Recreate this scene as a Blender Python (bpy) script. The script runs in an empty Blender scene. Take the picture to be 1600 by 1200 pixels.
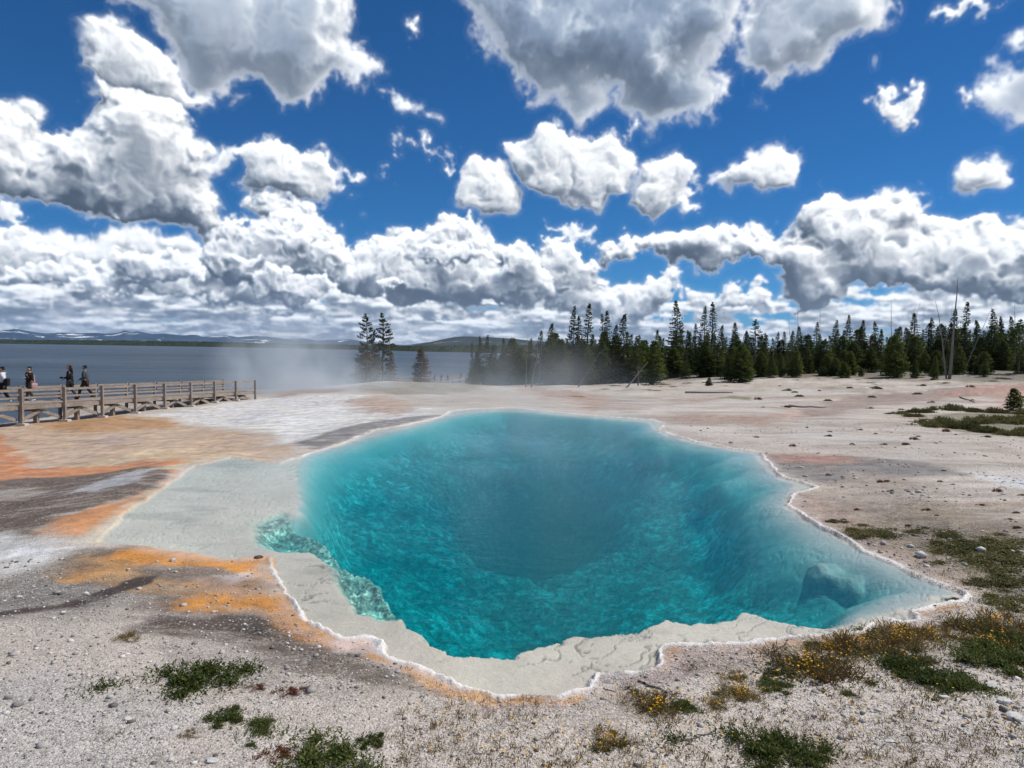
import bpy, bmesh, math, random, time
import numpy as np
from mathutils import Vector, Matrix
random.seed(4); RNG=np.random.default_rng(11)
R=math.radians
SC=bpy.context.scene; COL=SC.collection

# ---------------------------------------------------------------- camera model
CAM_H=2.8; FPX=1150.0; PITCH=math.radians(-2.70); ROLL=math.radians(0.83)
def ray(px,py):
    """unit-ish direction (x right, y forward, z up) through a photo pixel"""
    x=(np.asarray(px,float)-800)/FPX; z=(600-np.asarray(py,float))/FPX
    c,s=math.cos(ROLL),math.sin(ROLL)
    x,z=x*c-z*s, x*s+z*c
    y=np.ones_like(x); c,s=math.cos(PITCH),math.sin(PITCH)
    y,z=y*c-z*s, y*s+z*c
    return x,y,z
def azel(px,py):
    x,y,z=ray(px,py)
    return np.degrees(np.arctan2(x,y)), np.degrees(np.arctan2(z,np.hypot(x,y)))

# ---------------------------------------------------------------- cumulus field
SKY_W,SKY_H=1440,536; AZ0,AZ1,EL0,EL1=-45.,45.,-1.,32.5
def make_clouds(seed=7):
    rng=np.random.default_rng(seed)
    W,H=SKY_W,SKY_H; f4=np.float32
    DEG=W/(AZ1-AZ0)
    uu=np.arange(W,dtype=f4); vv=np.arange(H,dtype=f4)
    el=EL0+(vv+.5)/H*(EL1-EL0)
    def lerp_axis(a,coord,axis):
        i=np.floor(coord).astype(int); t=(coord-i).astype(f4); t=t*t*(3-2*t)
        n=a.shape[axis]; i=np.clip(i,0,n-2)
        sh=[1]*a.ndim; sh[axis]=len(coord); t=t.reshape(sh)
        return np.take(a,i,axis)*(1-t)+np.take(a,i+1,axis)*t
    def vnoise(cs):
        cs=[c-c.min() for c in cs]
        a=rng.random([int(c.max())+2 for c in cs],dtype=f4)*2-1
        order=np.argsort([len(c)/max(1,c.max()) for c in cs])
        for ax in order: a=lerp_axis(a,cs[ax],ax)
        return a
    def sdpoly(P):
        """signed distance (deg, + inside) of a polygon over the map"""
        P=np.array(P,float); az,e=azel(P[:,0],P[:,1])
        X=(az-AZ0)*DEG; Y=(e-EL0)*H/(EL1-EL0)
        x0=max(0,int(X.min())-70);x1=min(W,int(X.max())+70);y0=max(0,int(Y.min())-70);y1=min(H,int(Y.max())+70)
        gx,gy=np.meshgrid(np.arange(x0,x1),np.arange(y0,y1))
        d=np.full(gx.shape,1e9); ins=np.zeros(gx.shape,bool)
        for i in range(len(X)):
            ax,ay,bx,by=X[i-1],Y[i-1],X[i],Y[i]
            ex,ey=bx-ax,by-ay; L=ex*ex+ey*ey+1e-9
            t=np.clip(((gx-ax)*ex+(gy-ay)*ey)/L,0,1)
            d=np.minimum(d,(gx-ax-t*ex)**2+(gy-ay-t*ey)**2)
            c=((ay>gy)!=(by>gy)); ins^=c&(gx<ex*(gy-ay)/(ey if abs(ey)>1e-9 else 1e-9)+ax)
        d=np.sqrt(d)/DEG; out=np.full((H,W),-9,f4); out[y0:y1,x0:x1]=np.where(ins,d,-d); return out
    def layer(polys,R,depth,nd,scale,amp,soft,sigma,sun,warp,base_noise=None,white=1.0,amb=1.0,kb=1.0,tear=.5,ks=1.0,pers=.42,lin=0):
        """polys: list of (outline, thickness factor). Returns rgb premultiplied brightness, alpha"""
        T=np.full((H,W),-3,f4)
        for P,k in polys:
            sd=sdpoly(P); r=R*k
            q=np.clip(sd/r,0,1); t=np.where(sd>0, r*np.sqrt(1-(1-q)**2) if not lin else np.minimum(sd*lin,r), sd*1.0)
            T=np.maximum(T,t.astype(f4))
        # tear the outlines: warp the map by turbulent noise
        wx=np.zeros((H,W),f4); wy=np.zeros((H,W),f4); a=tear; s=scale*.8
        for o in range(5):
            if s*DEG<1.5: break
            wx+=a*vnoise([warp(el)/s+rng.random()*9,uu/DEG/s+rng.random()*9]); wy+=a*vnoise([warp(el)/s+rng.random()*9,uu/DEG/s+rng.random()*9]); a*=.58; s*=.5
        yi,xi=np.meshgrid(np.arange(H),np.arange(W),indexing='ij')
        T=T[np.clip(yi+wy*DEG,0,H-1).astype(int),np.clip(xi+wx*DEG,0,W-1).astype(int)]
        if base_noise is not None: T=np.maximum(T,base_noise)
        dd=np.linspace(-depth,depth,nd).astype(f4); step=dd[1]-dd[0]
        # billowing noise
        n=np.zeros((nd,H,W),f4); a=1.;s=scale; tot=0
        for o in range(6):
            if s*DEG<1.6: break
            c=[dd/s+ rng.random()*9, warp(el)/s+rng.random()*9, uu/DEG/s+rng.random()*9]
            v=vnoise(c)
            if o<1: n+=a*v
            else: n+=a*(0.9-2.0*np.abs(v))
            tot+=a; a*=pers; s*=.5
        n/=tot
        a=np.zeros((H,W),f4); b=np.zeros((H,W),f4); g=.22*scale; s=scale*.55
        for o in range(3):
            a+=g*vnoise([warp(el)/s+rng.random()*9,uu/DEG/s+rng.random()*9]); b+=g*vnoise([warp(el)/s+rng.random()*9,uu/DEG/s+rng.random()*9]); g*=.5; s*=.5
        n=n[:,np.clip(yi+b*DEG,0,H-1).astype(int),np.clip(xi+a*DEG,0,W-1).astype(int)]
        F=T[None]-np.abs(dd)[:,None,None]+amp*n
        rho=np.clip((F+.22)/(soft*1.7),0,1)**1.9*sigma*1.5
        del F
        # light through the cloud: optical depth towards the sun by shifted taps
        def blur(x,r):
            for ax in (1,2):
                c=np.cumsum(x,axis=ax,dtype=f4); n=x.shape[ax]; i=np.arange(n)
                hi_=np.clip(i+r,0,n-1); lo_=np.clip(i-r-1,0,n-1)
                x=(np.take(c,hi_,ax)-np.take(c,lo_,ax))/(2*r+1)
            return x
        def tau(dirn,taps):
            out=np.zeros_like(rho); prev=0
            for k in taps:
                L=k; w=k-prev; prev=k
                sx,sy,sz=[int(round(c*L*u)) for c,u in zip(dirn,(DEG,DEG,1/step))]
                src=np.zeros_like(rho)
                def sl(s,n): return (slice(max(0,-s),n-max(0,s)),slice(max(0,s),n-max(0,-s)))
                (zd,zs),(yd,ys),(xd,xs)=sl(sz,nd),sl(sy,H),sl(sx,W)
                q_=blur(rho,int(k*DEG*.22)) if k*DEG*.22>=1 else rho
                src[zd,yd,xd]=q_[zs,ys,xs]
                out+=src*w
            return out
        ts=tau(sun,(.25,.6,1.1,1.9,3.0))
        S=.66*np.exp(-1.7*ks*ts)+.34*np.exp(-.42*ks*ts)
        tu=tau((0,1,0) ,(.3,.8,1.6,3.0))
        Aup=.30+.70*np.exp(-.8*kb*tu)
        S*=.50+.50*np.exp(-.34*kb*tu); rb=int(.13*DEG); S=.45*S+.55*blur(S,max(1,rb)); Aup=.4*Aup+.6*blur(Aup,max(1,rb))
        del ts,tu
        tr=np.ones((H,W),f4); sunc=np.zeros((H,W),f4); ambc=np.zeros((H,W),f4)
        for k in range(nd):
            al=1-np.exp(-rho[k]*step*3.0); w=tr*al
            sunc+=w*S[k]; ambc+=w*Aup[k]; tr*=1-al
        fr=vnoise([warp(el)/.5+3,uu/DEG/.5])*.5+vnoise([warp(el)/.22+3,uu/DEG/.22])*.35+vnoise([warp(el)/.11+3,uu/DEG/.11])*.25
        q=np.clip((1-tr)*1.04+fr*.45*4*tr*(1-tr),0,1)*(1-tr>.01); g=np.where(1-tr>.004,q/np.maximum(1-tr,.004),0); g=np.minimum(g,1.3)*1.0
        return sunc*white*g,ambc*amb*g,np.clip((1-tr)*g,0,1)
    ident=lambda e:e
    low=lambda e:4.5*np.log(np.maximum(e,-.6)+1.6)
    out=np.zeros((H,W,2),f4); A=np.zeros((H,W),f4)
    def over(l):
        nonlocal out,A
        s,a,al=l
        # noise that tears the thin edges
        out=out*(1-al[...,None])+np.stack([s,a],-1); A=A*(1-al)+al
    E,U=np.meshgrid(el,uu,indexing='ij')
    # far, flattened rows near the horizon
    def rows(bias,sc,seed_):
        v=vnoise([low(el)/(sc*.45),uu/DEG/(sc*2.2)])*.6+vnoise([low(el)/(sc*.2),uu/DEG/(sc*.9)])*.35+vnoise([low(el)/(sc*.1),uu/DEG/(sc*.35)])*.2
        return (bias+v*1.5).astype(f4)
    e2=E; az=AZ0+U/DEG
    top=np.interp(az,[-45,-34,-20,-8,0,3,9,14,20,35,45],[7.5,7.4,6.5,6.6,5.2,5.5,4.2,2.8,2.6,4.0,4.])
    fade=np.clip((top-e2)/1.6,-1.6,1)*1.1
    over(layer([],1.2,1.4,12,1.2,.9,.5,3.0,(.5,.72,-.45),low,base_noise=(rows(-.05,2.2,0)*.8+fade*.75-.45*np.clip((az-6)/9,0,1)*np.clip((30-az)/8,0,1)).astype(f4),kb=1.5))
    over(layer([],1.2,1.4,12,.8,.9,.5,3.0,(.5,.72,-.45),low,base_noise=(rows(-.25,1.6,0)+np.clip((4.2-e2)/1.5,-1.6,.45)).astype(f4),kb=1.5,white=.95))
    # middle distance cumulus
    mid=[([(835,395),(862,372),(890,370),(905,395),(935,418),(930,440),(980,455),(1000,430),(1030,420),(1060,435),(1050,470),(1000,500),(930,498),(860,480),(840,440)],.8),
         ([(935,392),(970,372),(1000,378),(1060,358),(1110,350),(1150,362),(1205,372),(1235,350),(1250,325),(1280,296),(1310,294),(1330,312),(1400,315),(1470,342),(1550,337),(1600,355),(1720,350),(1720,470),(1560,468),(1330,450),(1318,482),(1250,486),(1230,450),(1215,418),(1160,405),(1110,425),(1085,412),(1000,400),(945,404)],1.),
         ([(558,388),(590,358),(625,367),(655,362),(690,338),(725,345),(775,375),(830,388),(850,420),(862,452),(830,470),(740,476),(600,472),(535,462),(500,440),(520,405)],1.),
         ([(-60,355),(0,356),(45,365),(100,388),(75,402),(120,420),(180,398),(240,405),(330,395),(420,420),(500,450),(470,480),(300,468),(150,450),(60,440),(-60,440)],.75),
         ([(1115,462),(1150,450),(1210,462),(1190,480),(1120,482)],.5),
         ([(385,312),(405,292),(450,298),(495,322),(500,345),(530,368),(570,400),(540,430),(470,400),(440,350),(400,345)],.8)]
    over(layer(mid[3:5],1.5,2.2,18,1.3,1.1,.5,3.0,(.5,.75,-.42),ident,kb=1.6))
    over(layer([mid[0],mid[5]],1.7,2.4,18,1.4,1.0,.5,3.0,(.52,.74,-.42),ident,kb=1.3))
    over(layer([mid[2]],2.3,3.2,24,1.9,1.5,.45,3.2,(.52,.74,-.42),ident,kb=2.0,ks=1.0,tear=.4))
    over(layer([([(300,408),(322,362),(345,342),(390,352),(440,345),(480,350),(520,375),(545,410),(520,440),(470,448),(400,440),(330,432)],.8)],2.1,2.8,20,1.7,1.4,.4,3.4,(.52,.74,-.42),ident,kb=1.4,ks=1.15))
    over(layer([([(380,440),(420,425),(500,428),(520,450),(480,468),(400,462)],.5),([(655,392),(690,380),(760,384),(775,402),(720,412),(660,408)],.45),([(585,440),(610,430),(622,448),(600,456)],.4),
       ([(180,402),(230,392),(300,400),(318,430),(250,438),(190,425)],.6),([(0,420),(60,408),(110,425),(60,440),(0,440)],.5),([(120,440),(190,432),(240,448),(150,456)],.4)],1.6,1.6,14,1.2,1.0,.45,3.0,(.5,.74,-.42),ident,kb=1.6,ks=1.2))
    over(layer([mid[1]],2.3,3.2,24,1.9,1.45,.5,3.0,(.45,.74,-.50),ident,kb=1.9,ks=.9))
    # nearer clouds higher up
    hi=[([(-80,175),(0,166),(50,180),(62,200),(100,212),(125,182),(152,150),(150,128),(185,128),(262,150),(292,190),(312,225),(328,245),(305,275),(342,312),(345,328),(318,350),(250,338),(175,346),(100,330),(50,318),(0,312),(-80,312)],1.35),
        ([(135,28),(162,30),(215,55),(255,78),(275,112),(300,150),(325,162),(285,160),(240,150),(200,142),(165,128),(122,100),(130,60)],.8),
        ([(362,232),(400,226),(432,220),(462,242),(502,240),(525,266),(528,300),(500,316),(450,300),(408,290),(372,284),(386,262)],.8),
        ([(712,272),(745,238),(790,262),(815,300),(815,330),(790,342),(740,322),(710,310)],.75),
        ([(785,228),(830,215),(842,187),(865,192),(880,212),(900,218),(922,226),(955,210),(985,240),(990,270),(975,300),(945,300),(935,325),(900,331),(850,305),(815,290),(800,262)],.9),
        ([(985,312),(1005,290),(1000,262),(1040,247),(1062,242),(1085,256),(1072,288),(1085,302),(1058,318),(1020,346),(995,330)],.7),
        ([(1118,280),(1150,257),(1185,247),(1210,227),(1240,242),(1253,270),(1245,290),(1200,296),(1160,290),(1140,292)],.7),
        ([(1490,275),(1510,258),(1550,258),(1582,280),(1560,298),(1515,302),(1495,290)],.6),
        ([(345,235),(372,225),(370,250),(330,270),(310,262)],.3)]
    over(layer(hi[:1],2.2,3.2,24,2.0,1.4,.6,2.8,(.55,.70,-.45),ident,kb=2.2,ks=.85,tear=.45))
    over(layer(hi[1:],2.0,3.2,24,1.9,1.35,.8,2.2,(.55,.66,-.5),ident,kb=1.2,tear=.28,pers=.5))
    top_=[([(168,-90),(172,8),(235,38),(262,72),(278,110),(292,150),(345,157),(410,142),(440,168),(515,157),(520,128),(560,132),(600,112),(562,72),(550,0),(560,-90)],1.3),
        ([(690,-90),(690,5),(722,38),(755,75),(762,112),(820,162),(870,152),(912,180),(950,152),(1010,202),(1070,190),(1122,182),(1142,160),(1126,112),(1112,85),(1150,60),(1176,20),(1172,-90)],1.6),
        ([(1178,-90),(1152,50),(1156,112),(1176,156),(1215,146),(1265,120),(1312,76),(1380,52),(1410,10),(1412,-90)],1.1),
        ([(588,140),(625,136),(686,184),(640,180),(602,162)],.6),
        ([(1700,10),(1590,48),(1574,70),(1580,100),(1550,120),(1530,150),(1545,190),(1590,192),(1700,180)],1.2)]
    over(layer(top_[:1]+top_[2:],2.6,3.2,22,2.2,1.5,1.2,1.5,(.35,.30,.35),ident,kb=.5,ks=.34,amb=1.15,tear=.5,pers=.46,lin=1.2))
    over(layer(top_[1:2],3.6,5.2,26,2.4,1.7,1.4,1.3,(.40,.15,.40),ident,kb=.5,ks=1.0,amb=1.1,tear=.6,pers=.46,lin=.95))
    wis=[([(1372,165),(1385,145),(1400,162),(1435,130),(1448,150),(1425,186),(1400,194)],.3),([(1465,22),(1500,-5),(1580,-5),(1560,15),(1520,22)],.3),
         ([(538,272),(570,270),(574,282),(545,284)],.12),([(618,212),(640,210),(645,222),(625,224)],.12),([(662,215),(700,245),(705,262),(690,255)],.18),
         ([(590,265),(605,268),(608,278),(594,274)],.08),([(1418,302),(1445,300),(1448,306),(1422,308)],.1),([(-40,320),(20,325),(38,345),(-40,350)],.3),([(138,348),(160,346),(164,354),(142,356)],.12),
         ([(636,32),(650,28),(655,52),(640,56)],.15),([(1488,140),(1503,138),(1505,152),(1490,156)],.1),([(974,202),(992,198),(994,208),(978,210)],.12),([(1065,318),(1088,315),(1085,330),(1066,332)],.15),
         ([(860,350),(900,355),(925,372),(880,372)],.2)]
    over(layer(wis,1.5,1.2,14,1.0,.95,.6,2.0,(.5,.6,-.4),ident))
    def soft3(x):
        for ax in (0,1): x=.5*x+.25*np.roll(x,1,ax)+.25*np.roll(x,-1,ax)
        return x
    # thin vapour round every cloud
    h=soft3(A)
    for r in (1,3): 
        for ax in (0,1): h=(h+np.roll(h,r,ax)+np.roll(h,-r,ax))/3
    hn=np.clip(.5+vnoise([ident(el)/.7,uu/DEG/.7])*.6+vnoise([ident(el)/.3,uu/DEG/.3])*.5,0,1)
    out=soft3(out); A=soft3(A); veil=np.clip(h*.55*hn-A,0,1)*(1-A)
    out+=np.stack([veil*.62,veil*.9],-1); A=np.clip(A+veil,0,1)
    return out,A
# ---------------------------------------------------------------- camera
cam=bpy.data.objects.new('camera',bpy.data.cameras.new('camera')); COL.objects.link(cam); SC.camera=cam
cam.data.sensor_width=36; cam.data.lens=FPX/1600*36; cam.data.clip_start=.1; cam.data.clip_end=90000
_f=Vector([float(v) for v in ray(800,600)]).normalized()
_r=(Vector([float(v) for v in ray(900,600)])-Vector([float(v) for v in ray(800,600)])).normalized()
_u=_r.cross(_f).normalized()
cam.matrix_world=Matrix.Translation((0,0,CAM_H))@Matrix((_r,_u,-_f)).transposed().to_4x4()
# ---------------------------------------------------------------- sun, sky, exposure
SUN_EL,SUN_AZ=R(54),R(74)
sd=Vector((math.sin(SUN_AZ)*math.cos(SUN_EL),math.cos(SUN_AZ)*math.cos(SUN_EL),math.sin(SUN_EL)))
sun=bpy.data.objects.new('sun',bpy.data.lights.new('sun','SUN')); COL.objects.link(sun)
sun.data.energy=4.2; sun.data.angle=R(.53); sun.data.color=(1,.945,.865)
sun.rotation_euler=sd.to_track_quat('Z','Y').to_euler()
SC.view_settings.view_transform='Standard'; SC.view_settings.look='None'; SC.view_settings.exposure=0; SC.view_settings.gamma=1
SC.view_settings.use_curve_mapping=False
SC.render.engine='CYCLES'; cy=SC.cycles
cy.use_denoising=True; cy.max_bounces=6; cy.diffuse_bounces=3; cy.glossy_bounces=3; cy.transmission_bounces=4; cy.transparent_max_bounces=24; cy.volume_bounces=1
cy.volume_step_rate=1.0; cy.volume_max_steps=128; cy.sample_clamp_indirect=4; cy.use_adaptive_sampling=True; cy.adaptive_threshold=.01

def nn(nt,t,**k):
    n=nt.nodes.new('ShaderNode'+t)
    for a,b in k.items():
        if a=='ins':
            for i,v in b.items():
                if hasattr(v,'bl_idname') or isinstance(v,bpy.types.NodeSocket): nt.links.new(v,n.inputs[i])
                else: n.inputs[i].default_value=v
        else: setattr(n,a,b)
    return n
def mth(nt,op,a,b=None,c=None,clamp=False):
    n=nn(nt,'Math',operation=op,use_clamp=clamp)
    for i,v in enumerate((a,b,c)):
        if v is None: continue
        if isinstance(v,(int,float)): n.inputs[i].default_value=v
        else: nt.links.new(v,n.inputs[i])
    return n.outputs[0]
def ramp(nt,fac,stops,interp='LINEAR'):
    n=nn(nt,'ValToRGB'); e=n.color_ramp.elements; n.color_ramp.interpolation=interp
    while len(e)<len(stops): e.new(.5)
    for k,(p,c) in zip(e,stops):
        k.position=p; k.color=(c,c,c,1) if isinstance(c,(int,float)) else (*c,1)
    nt.links.new(fac,n.inputs[0]); return n.outputs[0]
def mix(nt,fac,a,b,bt='MIX'):
    n=nn(nt,'Mix',data_type='RGBA',blend_type=bt)
    for i,v in ((0,fac),(6,a),(7,b)):
        if isinstance(v,(int,float)): n.inputs[i].default_value=v
        elif isinstance(v,tuple): n.inputs[i].default_value=(*v,1)
        else: nt.links.new(v,n.inputs[i])
    return n.outputs[2]
def noise(nt,vec,scale,detail=4,rough=.5,dist=0,out=0):
    n=nn(nt,'TexNoise',ins={'Scale':scale,'Detail':detail,'Roughness':rough,'Distortion':dist})
    if vec is not None: nt.links.new(vec,n.inputs['Vector'])
    return n.outputs[out]
def newmat(name):
    m=bpy.data.materials.new(name); m.use_nodes=True; nt=m.node_tree
    for n in list(nt.nodes): nt.nodes.remove(n)
    return m,nt,nn(nt,'OutputMaterial')

def build_world():
    w=bpy.data.worlds.new('World'); SC.world=w; w.use_nodes=True; nt=w.node_tree
    for n in list(nt.nodes): nt.nodes.remove(n)
    out=nn(nt,'OutputWorld')
    sky=nn(nt,'TexSky',sky_type='NISHITA',sun_disc=False,sun_elevation=SUN_EL,sun_rotation=SUN_AZ,altitude=2400,air_density=SKY_AIR,dust_density=SKY_DUST,ozone_density=SKY_OZ)
    skyc=mix(nt,1.0,sky.outputs[0],SKY_TINT,'MULTIPLY')
    bg=nn(nt,'Background',ins={'Color':skyc,'Strength':SKY_STR})
    cl,A=make_clouds()
    col=cl[...,:1]*np.array(CL_SUN)+cl[...,1:]*np.array(CL_AMB)
    col/=np.maximum(A,.02)[...,None]
    lum=np.clip((col.mean(-1,keepdims=True)-.2)/.65,0,1); col=col*(np.array([.84,.96,1.14])*(1-lum)+lum)
    th=(np.sqrt(1-A)*.85)[...,None]; col=col*(1-th)+np.array([.78,.83,.90])*th  # thin vapour lets the light through
    # clouds low in the sky are seen through more air
    el=EL0+(np.arange(SKY_H)+.5)/SKY_H*(EL1-EL0)
    k=(np.exp(-np.maximum(el,0)/2.0)*.42)[:,None,None]
    col=col*(1-k)+np.array([.52,.61,.72])*k
    px=np.zeros((SKY_H,SKY_W,4),np.float32); px[...,:3]=col*np.maximum(A,.02)[...,None]*(A>.002)[...,None]; px[...,3]=A
    ex=np.minimum(np.arange(SKY_W),SKY_W-1-np.arange(SKY_W))/60.; ey=(SKY_H-1-np.arange(SKY_H))/40.
    W_=np.clip(ex,0,1)[None]*np.clip(ey,0,1)[:,None]
    px*=W_[...,None]
    img=bpy.data.images.new('cumulus_field',SKY_W,SKY_H,alpha=True,float_buffer=True)
    img.colorspace_settings.name='Non-Color'; img.alpha_mode='CHANNEL_PACKED'
    img.pixels.foreach_set(px.ravel()); img.update(); img.pack()
    tc=nn(nt,'TexCoord'); sp=nn(nt,'SeparateXYZ',ins={0:tc.outputs['Generated']})
    x,y,z=sp.outputs
    az=mth(nt,'ARCTAN2',x,y); e=mth(nt,'ARCSINE',z)
    u=mth(nt,'MULTIPLY_ADD',az,1/R(AZ1-AZ0),.5); v=mth(nt,'MULTIPLY_ADD',e,1/R(EL1-EL0),-EL0/(EL1-EL0))
    cv=nn(nt,'CombineXYZ',ins={0:u,1:v})
    it=nn(nt,'TexImage',image=img,extension='CLIP',interpolation='Linear',ins={0:cv.outputs[0]})
    # plain scattered cloud over the rest of the sky
    zz=mth(nt,'MAXIMUM',mth(nt,'ADD',z,.12),.05)
    pv=nn(nt,'CombineXYZ',ins={0:mth(nt,'DIVIDE',x,zz),1:mth(nt,'DIVIDE',y,zz),2:3.3})
    f=ramp(nt,noise(nt,pv.outputs[0],.9,6,.55),[(.50,0),(.60,.9)])
    def inwin(c): return ramp(nt,c,[(0,0),(.04,1),(.96,1),(1,0)])
    win=mth(nt,'MULTIPLY',inwin(u),ramp(nt,v,[(0,1),(.92,1),(1,0)]))
    f=mth(nt,'MULTIPLY',mth(nt,'MULTIPLY',f,mth(nt,'SUBTRACT',1.0,win)),ramp(nt,z,[(0,0),(.02,1)]))
    # light of sky behind, dimmed by the clouds, plus the light of the clouds
    through=mth(nt,'MULTIPLY',mth(nt,'SUBTRACT',1.0,it.outputs['Alpha'],clamp=True),mth(nt,'SUBTRACT',1.0,f,clamp=True))
    nt.links.new(mth(nt,'MULTIPLY',through,SKY_STR),bg.inputs['Strength'])
    b1=nn(nt,'Background',ins={'Color':it.outputs['Color'],'Strength':1.0})
    b2=nn(nt,'Background',ins={'Color':(.62,.66,.72,1),'Strength':f})
    ms=nn(nt,'AddShader',ins={0:nn(nt,'AddShader',ins={0:bg.outputs[0],1:b1.outputs[0]}).outputs[0],1:b2.outputs[0]})
    nt.links.new(ms.outputs[0],out.inputs[0])
SKY_STR=.10; SKY_AIR=1.0; SKY_DUST=.2; SKY_OZ=3.0; SKY_TINT=(.12,.50,.82)
CL_SUN=(1.12,1.10,1.07); CL_AMB=(.25,.31,.39)
build_world()

# ---------------------------------------------------------------- object helpers
def tag(o,label=None,cat=None,group=None,kind=None):
    for k,v in (('label',label),('category',cat),('group',group),('kind',kind)):
        if v: o[k]=v
    return o
def empty(name,loc=(0,0,0),rz=0,**k):
    o=bpy.data.objects.new(name,None); COL.objects.link(o); o.location=loc; o.rotation_euler=(0,0,rz); o.empty_display_size=.2
    return tag(o,**k)
def link(name,me,mat=None,parent=None,loc=None):
    o=bpy.data.objects.new(name,me); COL.objects.link(o)
    if mat is not None and not me.materials: me.materials.append(mat)
    if parent is not None: o.parent=parent
    if loc is not None: o.location=loc
    return o
def npmesh(name,V,F,smooth=False,cols=None):
    """V (n,3); F list of tuples or int array (m,k)"""
    me=bpy.data.meshes.new(name); V=np.asarray(V,np.float32)
    if isinstance(F,np.ndarray):
        m,k=F.shape; me.vertices.add(len(V)); me.vertices.foreach_set('co',V.ravel())
        me.loops.add(m*k); me.loops.foreach_set('vertex_index',F.astype(np.int32).ravel())
        me.polygons.add(m); me.polygons.foreach_set('loop_start',np.arange(0,m*k,k,dtype=np.int32))
        me.update(calc_edges=True); me.validate()
    else:
        me.from_pydata(V.tolist(),[],F); me.update()
    if smooth: me.polygons.foreach_set('use_smooth',np.ones(len(me.polygons),bool))
    if cols is not None:
        a=me.color_attributes.new('Col','FLOAT_COLOR','POINT')
        c=np.ones((len(V),4),np.float32); c[:,:3]=cols; a.data.foreach_set('color',c.ravel())
    return me
def copy_thing(o,parent=None):
    c=o.copy(); COL.objects.link(c)
    if parent is not None: c.parent=parent
    for ch in list(o.children): copy_thing(ch,c)
    return c

# ---------------------------------------------------------------- value noise on the ground plane
_T=np.random.default_rng(5).random((512,512)).astype(np.float32)*2-1
def vn(x,y):
    xi=np.floor(x).astype(np.int64); yi=np.floor(y).astype(np.int64); fx=(x-xi).astype(np.float32); fy=(y-yi).astype(np.float32)
    fx=fx*fx*(3-2*fx); fy=fy*fy*(3-2*fy); a,b,c,d=xi&511,(xi+1)&511,yi&511,(yi+1)&511
    return (_T[a,c]*(1-fx)+_T[b,c]*fx)*(1-fy)+(_T[a,d]*(1-fx)+_T[b,d]*fx)*fy
def fbm(x,y,s,octs=4,p=.5,off=0):
    r=0;a=1.;t=0
    for i in range(octs):
        ca,sa=math.cos(.7+i*1.3),math.sin(.7+i*1.3); X=(x*ca-y*sa)/s+off+17.3*i; Y=(x*sa+y*ca)/s+off*1.7+5.1*i
        r=r+a*vn(X,Y); t+=a; a*=p; s*=.5
    return r/t
def sstep(a,b,x):
    t=np.clip((x-a)/(b-a),0,1); return t*t*(3-2*t)
def sdist(P,x,y,pad=3.):
    """signed distance to polygon P (world xy), + inside, -pad when further out than pad"""
    P=np.asarray(P,float); x=np.asarray(x,float); y=np.asarray(y,float)
    out=np.full(x.shape,-pad,np.float32)
    m=(x>P[:,0].min()-pad)&(x<P[:,0].max()+pad)&(y>P[:,1].min()-pad)&(y<P[:,1].max()+pad)
    gx=x[m]; gy=y[m]; d=np.full(gx.shape,1e9); ins=np.zeros(gx.shape,bool)
    for i in range(len(P)):
        (ax,ay),(bx,by)=P[i-1],P[i]; ex,ey=bx-ax,by-ay; L=ex*ex+ey*ey+1e-12
        t=np.clip(((gx-ax)*ex+(gy-ay)*ey)/L,0,1); d=np.minimum(d,(gx-ax-t*ex)**2+(gy-ay-t*ey)**2)
        ins^=((ay>gy)!=(by>gy))&(gx<ex*(gy-ay)/(ey if abs(ey)>1e-12 else 1e-12)+ax)
    d=np.sqrt(d); out[m]=np.maximum(np.where(ins,d,-d),-pad); return out

# ---------------------------------------------------------------- lie of the land
def on_z(px,py,z):
    x,y,zz=ray(px,py); t=(z-CAM_H)/zz; return x*t,y*t
def at_d(px,py,d):
    x,y,z=ray(px,py); t=d/y; return float(x*t),float(d),float(CAM_H+z*t)
LAKE_Z=-6.2
CP=[]
for px,py,z in [(0,1200,.02),(400,1200,.03),(800,1200,.04),(1200,1200,.07),(1600,1200,.12),(0,1000,-.06),(-500,1100,-.2),(0,900,-.22),(0,830,-.36),(-400,800,-.7),(200,860,-.07),
                (0,745,-.68),(200,745,-.35),(0,690,-.98),(300,700,-.40),(430,650,-.45),(200,670,-.9),(350,660,-.75),(2100,1100,.2),(1600,1000,.16),(1600,850,.2),(2200,800,.3),(1450,760,.18),(1150,640,.12),(1300,690,.12),(1600,690,.1),(560,640,-.25),(600,1150,.03),(1000,1130,.05)]:
    x,y=on_z(px,py,z); CP.append((float(x),float(y),z))
for px,py,d in [(-300,690,30),(30,668,33),(98,660,35.4),(157,653,37.8),(208,647,40.2),(253,641,42.5),(303,636,44.9),(395,624,52),(150,617,60),(300,616,62),(400,612,68),(500,606,85),(560,603,95),(620,601,120),(690,598.5,150),(680,597,180),
                (760,612,60),(760,604,95),(850,609,70),(900,602,95),(1000,601,95),(1050,589,100),(1200,577,115),(1400,582,100),(1500,580,98),(1600,576,120),(1800,576,130),(1100,604,75),(1300,598,80),(1550,598,80),(1000,625,52),(1250,618,52),(1600,610,55),(1800,640,45),(750,600,120)]:
    CP.append(at_d(px,py,d))
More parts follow.
